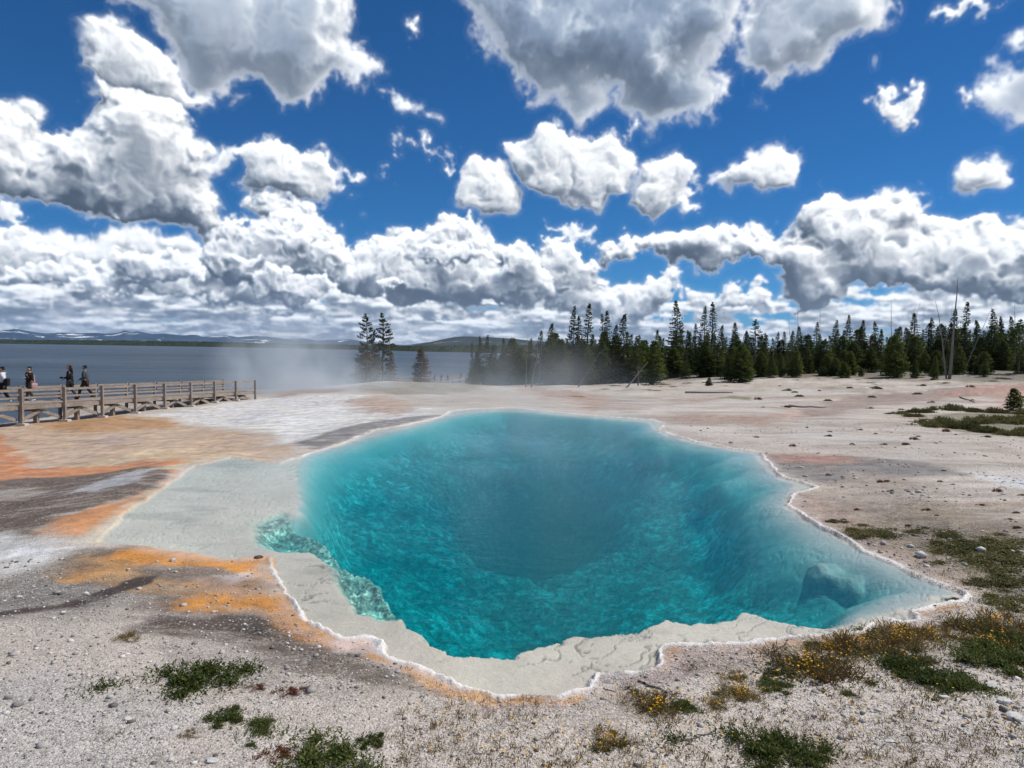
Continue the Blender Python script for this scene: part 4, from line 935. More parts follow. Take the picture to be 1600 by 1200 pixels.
# ---------------------------------------------------------------- boardwalks
M_wood_=None
def wood_mat():
    m,nt,o=newmat('weathered_wood'); P=nn(nt,'TexCoord').outputs['Object']
    g=noise(nt,nn(nt,'Mapping',ins={0:P,'Scale':(9,1.2,9)}).outputs[0],3,5,.65); b=noise(nt,P,.9,4,.6)
    c=mix(nt,ramp(nt,g,[(.3,0),(.7,1)]),(.21,.17,.135),(.42,.355,.30)); c=mix(nt,1.0,c,ramp(nt,b,[(.3,.75),(.7,1.15)]),'MULTIPLY')
    bs=nn(nt,'BsdfPrincipled',ins={'Base Color':c,'Roughness':.85,'Specular IOR Level':.2,'Normal':nn(nt,'Bump',ins={'Strength':.5,'Distance':.01,'Height':g}).outputs[0]})
    nt.links.new(bs.outputs[0],o.inputs[0]); return m
M_wood_=wood_mat(); M_conc=mat_var('pale_footing',(.45,.43,.40),(.6,.58,.55),4)
def beam(a,b,w,h,up=Vector((0,0,1))):
    """rectangular timber from a to b, w across and h high"""
    a,b=Vector(a),Vector(b); d=(b-a).normalized(); s=d.cross(up)
    if s.length<.01: s=Vector((1,0,0))
    s.normalize(); u=s.cross(d); V=[]
    for p in (a,b):
        for i,j in ((-1,-1),(1,-1),(1,1),(-1,1)): V.append(tuple(p+s*i*w/2+u*j*h/2))
    return V,[(3,2,1,0),(4,5,6,7),(0,1,5,4),(1,2,6,5),(2,3,7,6),(3,0,4,7)]
def boardwalk():
    A=Vector((-22.1,33,0)); st=Vector((.475,2.4,0)); side=Vector((-st.y,st.x,0)).normalized(); W=2.35
    org=A-st*3; e=empty('boardwalk',(org.x,org.y,0),0,label='weathered wooden boardwalk with post and rail fence on the left by the lake',cat='boardwalk')
    def P(i,o=0,z=0): p=A+st*i+side*o-Vector((org.x,org.y,0)); return Vector((p.x,p.y,z))
    dk=lambda i: -.05-.048*max(i,-3)
    n0,n1=-3,8
    # deck planks run along the walk
    pl=[];  k=7
    for i in range(n0,n1):
        for j in range(k): 
            o=.06+(j+.5)*(W-.1)/k; pl.append(beam(P(i+.003,o,dk(i)-.02+.004*((j*7+i)%3)),P(i+.997,o,dk(i+1)-.02+.004*((j*7+i)%3)),(W-.1)/k-.014,.045))
    link('deck',mesh_of('deck',pl,M_wood_),None,e)
    for o in (.02,W): link('fascia',mesh_of('fascia',[beam(P(i,o,dk(i)-.11),P(i+1,o,dk(i+1)-.11),.05,.18) for i in range(n0,n1)],M_wood_),None,e)
    for i in range(n0,n1+1):
        for o,s in ((-.07,1),(W+.09,-1)):
            g=ground_z(*(P(i,o)+Vector((org.x,org.y,0))).xy); lean=.06*s
            q=link('post',mesh_of('post',[beam(P(i,o-lean*.2,max(g,-2.2)-.1),P(i,o,dk(i)+.78),.125,.125,Vector((0,1,0)))],M_wood_),None,e)
            if i<8 and s>0: link('footing',mesh_of('footing',[beam(P(i,o-.02,g+.0),P(i,o-.02,g+.10),.42,.30,Vector((0,1,0)))],M_conc),None,q)
    for i in range(n0,n1):
        for o in (.03,W-.01):
            for z0,hh in ((.68,.11),(.34,.085)): link('rail',mesh_of('rail',[beam(P(i+.035,o,dk(i)+z0),P(i+.965,o,dk(i+1)+z0),.045,hh)],M_wood_),None,e)
        if i<9:
            g0=ground_z(*(P(i+.5,.3)+Vector((org.x,org.y,0))).xy); m=P(i+.5,.35,0)
            link('pier',mesh_of('pier',[beam((m.x,m.y,g0-.1),(m.x,m.y,dk(i)-.25),.18,.18,Vector((0,1,0)))],M_wood_),None,e)
            for a,b in ((i+.04,i+.47),(i+.96,i+.53)): link('brace',mesh_of('brace',[beam(P(a,.12,dk(i)-.72),P(b,.12,dk(i)-.33),.06,.15)],M_wood_),None,e)
        link('joist',mesh_of('joist',[beam(P(i+.5,.1,dk(i)-.30),P(i+.5,W-.1,dk(i)-.30),.09,.14)],M_wood_),None,e)
    return P,org,dk
BW=boardwalk()
def far_walk(name,pts,label,w=2.,rails=2,step=2.4,offs=(0,),dh=.55):
    """long low walk with a rail fence; pts are photo points of its deck edge with distances"""
    Q=[Vector(at_d(*p)) for p in pts]; org=Q[0].copy(); e=empty(name,org,0,label=label,cat='boardwalk')
    L=[0]
    for a,b in zip(Q,Q[1:]): L.append(L[-1]+(b-a).length)
    def at(s):
        for i in range(len(Q)-1):
            if s<=L[i+1] or i==len(Q)-2: return Q[i].lerp(Q[i+1],min(1,(s-L[i])/(L[i+1]-L[i])))-org
    n=int(L[-1]/step); dk=[]
    for i in range(n):
        a,b=at(i*step),at((i+1)*step); d=(b-a).normalized(); s=Vector((-d.y,d.x,0)).normalized()
        if s.y<0: s=-s
        dk.append(beam(a+s*w/2,b+s*w/2,w,.12))
        for o in ((0,w) if rails else ()):
            for z in (.45,.9)[:rails]: link('rail',mesh_of('rail',[beam(a+s*o+Vector((0,0,z)),b+s*o+Vector((0,0,z)),.07,.13)],M_wood_),None,e)
            link('post',mesh_of('post',[beam(a+s*o+Vector((0,0,-1.2)),a+s*o+Vector((0,0,1.0)),.15,.15,Vector((0,1,0)))],M_wood_),None,e)
    link('deck',mesh_of('deck',dk,M_wood_),None,e)
far_walk('boardwalk',[(622,597,150),(655,597,158),(700,597,168),(722,594,172),(742,590,176)],'distant boardwalk with railings at the lake shore between the lone tree and the forest')
far_walk('boardwalk',[(400,624.5,56),(440,617,66),(490,611,80),(540,606,96),(600,602,115),(622,600,135)],'low boardwalk edge crossing the white crust through the steam towards the tall pines',2.,0)

# ---------------------------------------------------------------- people
def cloth(name,c,v=.25): return mat_var(name,tuple(x*(1-v) for x in c),tuple(x*(1+v) for x in c),6,.9,.1)
M_skin=mat_var('skin',(.36,.21,.15),(.44,.27,.20),5,.6,.3); M_hair=mat_var('dark_hair',(.012,.009,.008),(.03,.022,.018),20,.6,.3)
C_black=cloth('black_cloth',(.018,.018,.02)); C_grey=cloth('grey_cloth',(.065,.075,.085)); C_white=cloth('white_cloth',(.62,.63,.66),.1); C_tan=cloth('tan_cloth',(.42,.33,.25))
C_dkbr=cloth('dark_brown_cloth',(.045,.03,.025)); C_navy=cloth('navy_cloth',(.02,.024,.035)); C_pink=cloth('pink_cloth',(.70,.42,.38),.1); C_taupe=cloth('taupe_cloth',(.13,.10,.085)); C_shoe=cloth('shoe_dark',(.02,.02,.02)); C_shoew=cloth('shoe_white',(.6,.6,.6),.1); C_red=cloth('red_cloth',(.25,.04,.04))
def skin(name,J,E,mat,parent,root=None,sub=2):
    """one continuous surface grown along joints J {name:(x,y,z,r) or (x,y,z,rx,ry)} and bones E"""
    ks=list(J); me=bpy.data.meshes.new(name); me.from_pydata([J[k][:3] for k in ks],[(ks.index(a),ks.index(b)) for a,b in E],[])
    o=link(name,me,mat,parent); m=o.modifiers.new('skin','SKIN'); m.use_smooth_shade=True
    for i,k in enumerate(ks):
        v=me.skin_vertices[0].data[i]; r=J[k][3:]; v.radius=(r[0],r[-1]); v.use_root=(k==(root or ks[0]))
    s=o.modifiers.new('subdivision','SUBSURF'); s.levels=s.render_levels=sub; return o
def person(loc,rz,label,stride=.25,arms='swing',h=1.7,top=C_grey,legs=C_black,coat=.0,hair='short',cap=None,shoes=C_shoe,headturn=0,name='person',group=None):
    """walks towards local +X. stride = half step length"""
    e=empty(name,loc,rz,label=label,cat='person',group=group); s=h/1.75; e.scale=(s,s,s)
    st=stride; hipz=.93-.12*st; J={}
    J['pel']=(0,0,hipz,.115,.15); J['waist']=(.01,0,1.12,.10,.135); J['chest']=(.025,0,1.30,.115,.165); J['neckb']=(.02,0,1.46,.065); J['neck']=(.035,0,1.52,.05); J['head']=(.05,0,1.60,.078); J['crown']=(.04,0,1.69,.075)
    E=[('pel','waist'),('waist','chest'),('chest','neckb'),('neckb','neck'),('neck','head'),('head','crown')]
    for sd_,sg,ph in (('l',1,1),('r',-1,-1)):
        y=.095*sg; f=st*ph; kx=f*.62+(.07 if ph<0 else .03); kz=.50-(.02 if ph<0 else 0); ax=f-(.06 if ph<0 else 0); az=.09+(.10*st/.25 if ph<0 else 0)
        J['hip'+sd_]=(0,y,hipz-.03,.095); J['kn'+sd_]=(kx,y,kz,.062); J['an'+sd_]=(ax,y,az,.042); J['toe'+sd_]=(ax+.16,y*1.1,az-.055+(-.03 if ph<0 else 0),.032)
        E+=[('pel','hip'+sd_),('hip'+sd_,'kn'+sd_),('kn'+sd_,'an'+sd_),('an'+sd_,'toe'+sd_)]
        sy=.185*sg; J['sh'+sd_]=(.01,sy,1.41,.062)
        if arms=='swing': el=(-.10*ph-.06,sy*1.25,1.14); wr=(-.22*ph*st/.25+.06,sy*1.2,.90)
        elif arms=='hold': el=(.0,sy*1.35,1.13); wr=(.20,.05*sg,1.20)
        elif arms=='camera': el=(.05,sy*1.2,1.15); wr=(.24,.07*sg,1.12 if sg>0 else 1.08)
        elif arms=='fore': el=(-.04,sy*1.25,1.14); wr=(.22,sy*.9,1.02) 
        J['el'+sd_]=(*el,.045); J['wr'+sd_]=(*wr,.030); dv=(Vector(wr)-Vector(el)).normalized(); w=Vector(wr)
        pm=w+dv*.07; J['pm'+sd_]=(*pm,.030,.018)
        E+=[('chest','sh'+sd_),('sh'+sd_,'el'+sd_),('el'+sd_,'wr'+sd_),('wr'+sd_,'pm'+sd_)]
        q=dv.cross(Vector((0,0,1))).normalized() if abs(dv.z)<.9 else Vector((1,0,0))
        dn=dv.cross(q).normalized(); dn=dn if dn.z<0 else -dn
        for i,(off,ln) in enumerate(((-.030,.070),(-.010,.080),(.010,.075),(.030,.058))):
            b=pm+q*off+dv*.02; m=b+dv*ln*.55+dn*.012; t=m+dv*ln*.35+dn*.03
            J[f'f{i}a'+sd_]=(*b,.0095); J[f'f{i}b'+sd_]=(*m,.0088); J[f'f{i}c'+sd_]=(*t,.0078); E+=[('pm'+sd_,f'f{i}a'+sd_),(f'f{i}a'+sd_,f'f{i}b'+sd_),(f'f{i}b'+sd_,f'f{i}c'+sd_)]
        b=w+dv*.03-q*.03; t=b+dv*.035-q*.02+dn*.015; J['ta'+sd_]=(*b,.011); J['tb'+sd_]=(*t,.009); E+=[('wr'+sd_,'ta'+sd_),('ta'+sd_,'tb'+sd_)]
    J['nose']=(.145,0,1.60,.012); E.append(('head','nose')); J['chin']=(.105,0,1.545,.03); E.append(('head','chin'))
    for sg,n_ in ((1,'earl'),(-1,'earr')): J[n_]=(.045,.088*sg,1.60,.014); E.append(('head',n_))
    skin('body',J,E,M_skin,e,'pel',1)
    g=lambda k,d: (*J[k][:3],*[r+d for r in J[k][3:]])
    # jacket
    K={'pel':g('pel',.03),'waist':g('waist',.035),'chest':g('chest',.03),'neckb':(.02,0,1.45,.075)}; EE=[('pel','waist'),('waist','chest'),('chest','neckb')]
    if coat: K['hem']=(0,0,hipz-coat,.16,.19); EE.append(('pel','hem'))
    for sd_ in 'lr':
        K['sh'+sd_]=g('sh'+sd_,.022); K['el'+sd_]=g('el'+sd_,.025); K['wr'+sd_]=(*J['wr'+sd_][:3],.042); EE+=[('chest','sh'+sd_),('sh'+sd_,'el'+sd_),('el'+sd_,'wr'+sd_)]
    skin('jacket',K,EE,top,e,'pel',2)
    K={'pel':(0,0,hipz+.02,.125,.16)}; EE=[]
    for sd_ in 'lr':
        K['hip'+sd_]=g('hip'+sd_,.02); K['kn'+sd_]=g('kn'+sd_,.022); K['an'+sd_]=(*J['an'+sd_][:3],.058); EE+=[('pel','hip'+sd_),('hip'+sd_,'kn'+sd_),('kn'+sd_,'an'+sd_)]
    skin('trousers',K,EE,legs,e,'pel',2)
    for sd_ in 'lr':
        a=J['an'+sd_]; t=J['toe'+sd_]; skin('shoe',{'a':(a[0]-.03,a[1],a[2]-.03,.05),'b':(a[0]+.07,a[1],a[2]-.045,.045),'c':(t[0]+.02,t[1],t[2]-.005,.038)},[('a','b'),('b','c')],shoes,e,'a',1)
    hp={'a':(.005,0,1.665,.078),'b':(-.02,0,1.61,.078),'c':(.012,0,1.712,.055)}; he=[('a','b'),('a','c')]
    if hair=='long': hp['d']=(-.06,0,1.52,.07,.09); hp['e']=(-.075,0,1.38,.05,.09); he+=[('b','d'),('d','e')]
    if hair=='bob': hp['d']=(-.02,.06,1.56,.06); hp['e']=(-.02,-.06,1.56,.06); he+=[('b','d'),('b','e')]
    skin('hair',hp,he,M_hair,e,'a',2)
    if cap:
        c=skin('cap',{'a':(.0,0,1.70,.100),'b':(.0,0,1.75,.07),'c':(.13,0,1.68,.012,.05)},[('a','b'),('a','c')],cap,e,'a',2)
    for sg in (1,-1): link('eye',mesh_of('eye',[tube_arr([(.122,.03*sg,1.615),(.131,.03*sg,1.615)],[.010,.007],6)],M_hair),None,e)
    link('mouth',mesh_of('mouth',[tube_arr([(.127,-.022,1.567),(.133,0,1.565),(.127,.022,1.567)],[.004,.006,.004],5)],C_red),None,e)
    return e
def on_walk(i,o): P,org,dk=BW; p=P(i,o,0); return (p.x+org.x,p.y+org.y,dk(i)+.015)
def px_walk(px,o):
    best=min((abs(px-(800+ (lambda q:(q[0]*math.cos(0)/q[1])*FPX)(on_walk(i/50,o)))),i/50) for i in range(-160,400)); return on_walk(best[1],o)
walkdir=math.atan2(-2.4,-.475)
fl=math.atan2(-1,-.2)
p1=person(px_walk(4,1.2),R(195),'walking person in a white top at the very left edge of the picture',.22,'swing',1.72,C_white,C_black,0,'short',None,C_shoew)
p2=person(px_walk(46,1.1),R(238),'person in a dark open coat looking down, pink bag at the hip',.20,'hold',1.72,C_dkbr,C_taupe,.14,'bob',None,C_shoew)
p3=person(px_walk(109,1.2),R(192),'person in a beige cap and long black hooded jacket holding a camera',.24,'camera',1.78,C_black,C_grey,.10,'long',C_tan)
p4=person(px_walk(132,1.3),R(188),'person with short dark hair in a grey jacket striding behind the one in the cap',.30,'fore',1.78,C_grey,C_dkbr,0,'short',None)
def box_soft(name,c,s,mat,label=None,cat=None,bev=.02,rz=0,parent=None):
    bm=bmesh.new(); bmesh.ops.create_cube(bm,size=1); bmesh.ops.scale(bm,vec=s,verts=bm.verts); bmesh.ops.bevel(bm,geom=bm.edges[:],offset=bev,segments=2,affect='EDGES',profile=.6)
    me=bpy.data.meshes.new(name); bm.to_mesh(me); bm.free(); o=link(name,me,mat,parent,c); o.rotation_euler[2]=rz
    return tag(o,label,cat) if label else o
# the pink bag and its strap
b=empty('shoulder_bag',p2.matrix_basis@Vector((-.12,-.27,.86)),R(238),label='pink shoulder bag hanging at the hip of the person in the dark coat',cat='bag')
b.location=Vector(p2.location)+Matrix.Rotation(R(238),3,'Z')@Vector((-.05,.30,.84))
box_soft('pouch',(0,0,0),(.25,.10,.19),C_pink,parent=b); box_soft('flap',(0,.055,.04),(.24,.02,.10),C_pink,parent=b,bev=.008)
link('strap',mesh_of('strap',[tube_arr([(0,-.03,.10),(.12,-.12,.30),(.19,-.28,.50),(.10,-.40,.62),(-.06,-.36,.62),(-.10,-.2,.45),(-.04,-.04,.10)],[.014]*7,5)],C_pink),None,b)
c=empty('camera_body',Vector(p3.location)+Matrix.Rotation(R(192),3,'Z')@Vector((.36,0,1.15)),R(192),label='small black camera held in front of the person in the beige cap',cat='camera')
box_soft('housing',(0,0,0),(.07,.13,.09),C_shoe,parent=c,bev=.012); link('lens',mesh_of('lens',[tube_arr([(.03,0,0),(.12,0,0)],[.035,.04],12)],C_shoe,True),None,c)
bp=empty('shoulder_bag',Vector(p1.location)+Matrix.Rotation(R(195),3,'Z')@Vector((-.20,.14,1.02)),R(195),label='black bag slung behind the person in the white top',cat='bag')
box_soft('pouch',(0,0,0),(.20,.30,.34),C_black,parent=bp,bev=.05); link('strap',mesh_of('strap',[tube_arr([(.05,-.1,.15),(.2,-.15,.38),(.34,-.1,.2),(.36,-.02,.0)],[.015]*4,5)],C_black),None,bp)
for px,d,top,legs,lab,rz in [(678.5,158,C_red,C_black,'distant person in dark red, leftmost on the far boardwalk',160),(689,162,C_black,C_taupe,'distant person in black, second from left on the far boardwalk',200),(699,166,C_grey,C_black,'distant person in grey, third from left on the far boardwalk',20),(720,174,C_navy,C_navy,'distant person in dark blue nearest the forest on the far boardwalk',180)]:
    pyd=np.interp(px,[622,700,722,742],[597,597,594,590]); x,y,z=at_d(px,pyd,d); person((x,y+.9,z+.06),R(rz),lab,.2,'swing',1.75,top,legs)

# ---------------------------------------------------------------- plants on the crust
def mcol(name,stops,sc,rough=.7,trans=.3): return mat_var(name,stops[0],stops[1],sc,rough,.2,trans=trans)
M_grass=mcol('green_leaf',((.05,.075,.016),(.15,.175,.05)),14); M_dry=mcol('dry_stem',((.15,.095,.035),(.30,.22,.09)),20,.9,.1); M_flow=mat_var('yellow_petal',(.62,.30,.01),(.78,.44,.03),30,.7,.1); M_redp=mcol('reddish_leaf',((.11,.03,.015),(.20,.07,.03)),20); M_dull=mcol('dull_green_leaf',((.07,.075,.025),(.20,.18,.07)),8)
def tuft_mesh(name,seed,n,rad,h,mat,spread=.6,w=.006,leaves=True,shape=.6):
    """many small upright leafy shoots over an irregular patch"""
    rg=random.Random(seed); V=[];F=[]; C=[(rg.gauss(0,.5),rg.gauss(0,.5)*.8,rg.uniform(.12,.5)) for _ in range(9)]
    for k in range(n):
        c=rg.choice(C); a=rg.uniform(0,6.283); r=c[2]*abs(rg.gauss(0,.6)); x=(c[0]+r*math.cos(a))*rad; y=(c[1]+r*math.sin(a))*rad
        hh=h*rg.uniform(.35,1.1)*max(.35,1-.5*(x*x+y*y)/(rad*rad)); lean=Vector((rg.gauss(0,spread),rg.gauss(0,spread),1)).normalized(); p=Vector((x,y,-.01))
        m=5 if leaves else 2
        for j in range(m):
            q=p+lean*hh*(j/m); d=(lean*rg.uniform(.5,1.2)+Vector((rg.uniform(-1,1),rg.uniform(-1,1),rg.uniform(-.1,.6)))*(.9 if leaves else .2)).normalized(); l=hh*(.42 if leaves else .9)*rg.uniform(.6,1.1)
            t=d.cross(Vector((rg.uniform(-1,1),rg.uniform(-1,1),.4))).normalized()*w*rg.uniform(.7,1.3); i=len(V)
            V+=[tuple(q),tuple(q+d*l*.5+t),tuple(q+d*l+Vector((0,0,-l*.08))),tuple(q+d*l*.5-t)]; F.append((i,i+1,i+2,i+3))
    me=npmesh(name,np.array(V),F); me.materials.append(mat); return me
def flower_mesh(seed,n,rad,h):
    rg=random.Random(seed); V=[];F=[]
    for k in range(n):
        a=rg.uniform(0,6.28); r=rad*abs(rg.gauss(0,.5)); x,y=r*math.cos(a),r*math.sin(a); z=h*rg.uniform(.15,1.1); s=rg.uniform(.011,.019); tl=Vector((rg.gauss(0,.4),rg.gauss(0,.4),1)).normalized(); u=tl.orthogonal().normalized(); v=tl.cross(u)
        i=len(V); V.append((x,y,z)); 
        for j in range(10): t=j*.628; q=Vector((x,y,z))+(u*math.cos(t)+v*math.sin(t))*s*(1.5 if j%2 else .8)+tl*.003; V.append(tuple(q))
        for j in range(10): F.append((i,i+1+j,i+1+(j+1)%10))
        b=len(V); V+=[(x,y,0),(x+.004,y,0),(x,y,z)]; F.append((b,b+1,b+2))
    me=npmesh('flowers',np.array(V),F); me.materials.append(M_flow); return me
GM=[tuft_mesh('leaves',30+i,1500,1,.26,M_grass,.45,.016) for i in range(3)]; DM=[tuft_mesh('leaves',40+i,1100,1,.24,M_dull,.7,.02) for i in range(2)]
RM=[tuft_mesh('leaves',50,300,1,.35,M_redp,.5,.02)]; SM=[tuft_mesh('stems',60+i,520,1,.45,M_dry,.45,.009,False) for i in range(2)]
FM=[flower_mesh(70+i,110,1.,.44) for i in range(2)]
def place(name,px,py,wpx,kind,label,cat='plant',group=None,seed=0,hs=1.,flat=1.):
    x,y,z=hit(px,py); z=ground_z(x,y); d=math.hypot(x,y); s=wpx*d/FPX*.80
    rg=random.Random(seed+int(px*7+py)); k='gdrsf'.index(kind)
    hz=s*hs*(1.0 if kind!='f' else 1.0)
    if kind=='f':
        e=empty(name,(x,y,z-.004),rg.uniform(0,6.28),label=label,cat=cat,group=group); e.scale=(s,s*flat,hz)
        link('stems',SM[rg.randrange(2)],None,e); link('leaves',DM[rg.randrange(2)],None,e).scale=(.9,.9,.7); 
        tag(link('flowers',FM[rg.randrange(2)],None,e),kind='stuff'); return e
    me=(rg.choice(GM),rg.choice(DM),RM[0],rg.choice(SM))[k]; o=tag(link(name,me,None,None,(x,y,z-.004)),label,cat,group); o.rotation_euler[2]=rg.uniform(-.5,.5); o.scale=(s,s*flat,hz); return o
for px,py,w,k,lab in [(318,1058,105,'g','green leafy cushion on the left gravel, farthest of the left ones'),(352,1125,55,'g','green cushion on the left gravel below the farthest one, left of its neighbour'),(398,1134,50,'g','small green cushion right next to its twin on the left gravel'),(520,1190,130,'g','large bright green cushion at the bottom edge left of the centre'),(580,1162,45,'g','upright green tuft at the top right of the large bottom-edge cushion'),
  (1215,1172,120,'g','broad dark green cushion at the bottom edge below the yellow flowers'),(1265,1190,60,'g','low green patch trailing right from the broad bottom-edge cushion'),(1395,1045,80,'g','green leafy patch behind the dark soil on the right gravel'),(1460,1062,75,'g','green leafy patch in the middle of the right gravel above the dark soil'),(1505,1078,70,'g','green leafy patch ending at the right gravel, right of the dark soil'),(1322,1088,28,'g','tiny green sprig alone on the pale right gravel'),
  (1062,1108,50,'g','small upright green tuft beside the rusty flowers near the twig'),(1560,1035,95,'g','thick green cushion at the right edge below the yellow flowers'),(1590,1010,70,'g','tall green shoots at the right edge beside the yellow flowers'),(388,1168,22,'g','tiny single green sprig left of the large bottom-edge cushion'),(300,1072,28,'g','tiny green sprig just below the farthest left cushion'),(1212,1075,50,'g','green leaves under the large yellow flower patch'),(1420,1030,60,'d','olive leaves between the flower patch and the green patch'),
  (448,1082,34,'r','reddish plant on the left gravel, left one of two'),(472,1080,26,'r','reddish plant on the left gravel, right one of two'),(400,1075,26,'r','faint reddish sprigs left of the two reddish plants'),(430,1182,50,'r','dark reddish leaves beside the large bottom-edge cushion'),
  (205,1000,32,'s','dry dark stalks on the left gravel near the brown stain'),(295,1150,24,'s','dry stalk standing on the lower left gravel'),
  (1490,978,26,'r','dark red sprig near the right tip of the pool')]:
    place('leafy_plant' if k!='s' else 'dry_plant',px,py,w,k,lab,hs=.75 if k=='g' else .8)
for px,py,w,lab in [(1262,1048,115,'largest patch of yellow flowers on rusty stems at the near right rim'),(1350,1012,80,'yellow flowers on rusty stems under the bay in the right rim'),(1400,998,80,'yellow flowers right of the rim bay, second from the right rim tip'),(1452,992,60,'rusty stemmed flower patch nearest the right tip of the pool'),(1152,1088,60,'small upright yellow flower clump on the gravel below the near rim'),(1028,1108,85,'rusty orange flower patch between the twig and the green tuft'),(952,1160,60,'orange flower patch near the bottom edge right of the centre'),(1560,985,90,'yellow flower patch at the right edge above the thick green cushion'),(1545,1010,60,'yellow flowers in front of the thick green cushion at the right edge'),(1150,1060,40,'thin yellow flowers close to the near rim'),(1290,1015,50,'yellow flowers touching the white rim left of the bay'),(1120,1105,36,'tiny yellow flower clump left of the small upright clump')]:
    place('flowering_plant',px,py,w,'f',lab,hs=.60)
G='low olive plants covering the ground at the right side of the pool'
for px,py,w in [(1490,850,70),(1530,850,70),(1570,845,70),(1600,870,80),(1520,875,60),(1560,880,70),(1590,905,70),(1545,910,50),(1570,935,60),(1600,950,50),(1480,835,50),(1560,860,60),(1430,830,30),(1500,935,26),(1350,830,60),(1385,838,50),(1310,815,28)]:
    place('ground_cover_plant',px,py,w,'d','low olive green plant matted on the brown ground right of the pool','plant',G,hs=.40)
G='olive shrubs on the white slope at the right edge'
for px,py,w in [(1445,668,38),(1465,663,50),(1490,668,50),(1515,662,45),(1540,660,50),(1530,672,44),(1565,662,50),(1590,658,50),(1598,676,50),(1570,678,40),(1430,645,36),(1480,640,44),(1400,648,26),(1510,642,30),(1545,645,40),(1590,646,40),(1420,652,26)]:
    place('low_shrub',px+8,py,w*.72,'d','low olive shrub in the scattered row on the white slope at the right edge','shrub',G,hs=1.5,flat=1.1)
G='small dull tufts dotted over the pale flat right of the pool'; rg=random.Random(77)
for i in range(62):
    px=rg.uniform(1180,1600); py=rg.choice((rg.uniform(664,705),rg.uniform(665,830),rg.uniform(740,830),rg.uniform(600,640)))
    if px<1080+(py-640)*1.35: continue
    place('small_tuft',px,py,rg.uniform(3,9),'d' if rg.random()<.75 else 'r','small dull tuft dotted on the pale flat right of the pool','plant',G,i,hs=2.0,flat=1.)
G='knee-high tufts scattered along the foot of the forest'
for i in range(55):
    px=rg.uniform(880,1600); place('small_tuft',px,np.interp(px,[880,1050,1200,1600],[611,600,588,592])+rg.uniform(-8,12),rg.uniform(5,13),'d','small dull tuft near the foot of the forest edge','plant',G,300+i,hs=.6)
# sparse seedlings nobody could count, near the camera
def scatter_area(n,seed,cond,box=(-150,1750,870,1330)):
    rg=np.random.default_rng(seed); out=[]
    while len(out)<n:
        px=rg.uniform(box[0],box[1]); py=rg.uniform(box[2],box[3]); x,y=on_z(px,py,.03); x,y=float(x),float(y)
        if cond(px,py,x,y): out.append((x,y))
    a=np.array(out); z=ground_fields(a[:,0],a[:,1]); return a[:,0],a[:,1],z
def outside(px,py,x,y): return float(sdist(RIM,np.array([x]),np.array([y]),1.)[0])<-.10
def litter():
    V=[];F=[];rg=random.Random(5)
    def c(px,py,x,y): return outside(px,py,x,y) and (py>1040 or px>1350) and fbm(np.array([x]),np.array([y]),.55,3,.5,500)[0]+.42*(px>620)-.42*(px<620)>rg.uniform(-.05,.6)
    X,Y,Z=scatter_area(3200,3,c)
    for x,y,z in zip(X,Y,Z):
        for j in range(rg.randrange(4,9)):
            d=Vector((rg.gauss(0,.5),rg.gauss(0,.5),1)).normalized()*rg.uniform(.02,.055); t=Vector((rg.uniform(-1,1),rg.uniform(-1,1),0)).normalized()*rg.uniform(.0015,.004); p=Vector((x+rg.gauss(0,.012),y+rg.gauss(0,.012),z-.003)); i=len(V)
            V+=[tuple(p-t*.5),tuple(p+d*.6+t),tuple(p+d),tuple(p+d*.6-t)]; F.append((i,i+1,i+2,i+3))
    me=npmesh('dry_seedlings',np.array(V),F); me.materials.append(M_dry); tag(link('dry_seedlings',me),'tiny dry brown seedlings sprinkled over the gravel','seedlings',kind='stuff')
    V=[];F=[]
    def c2(px,py,x,y): return outside(px,py,x,y) and px>640 and (py>1060 or px>1350) and fbm(np.array([x]),np.array([y]),.8,3,.5,520)[0]>rg.uniform(-.3,.35)
    X,Y,Z=scatter_area(600,9,c2)
    for x,y,z in zip(X,Y,Z):
        i=len(V); s=rg.uniform(.005,.010); h=rg.uniform(.012,.05); V.append((x,y,z+h+.003))
        for j in range(8): t=j*.785; k=s*(1.4 if j%2 else .8); V.append((x+k*math.cos(t),y+k*math.sin(t),z+h))
        for j in range(8): F.append((i,i+1+j,i+1+(j+1)%8))
        b=len(V); V+=[(x-.001,y,z-.01),(x+.001,y,z-.01),(x,y,z+h)]; F.append((b,b+1,b+2))
    me=npmesh('yellow_flowerets',np.array(V),F); me.materials.append(M_flow); tag(link('yellow_flowerets',me),'tiny single yellow flowers sprinkled over the near gravel','flowers',kind='stuff')
litter()

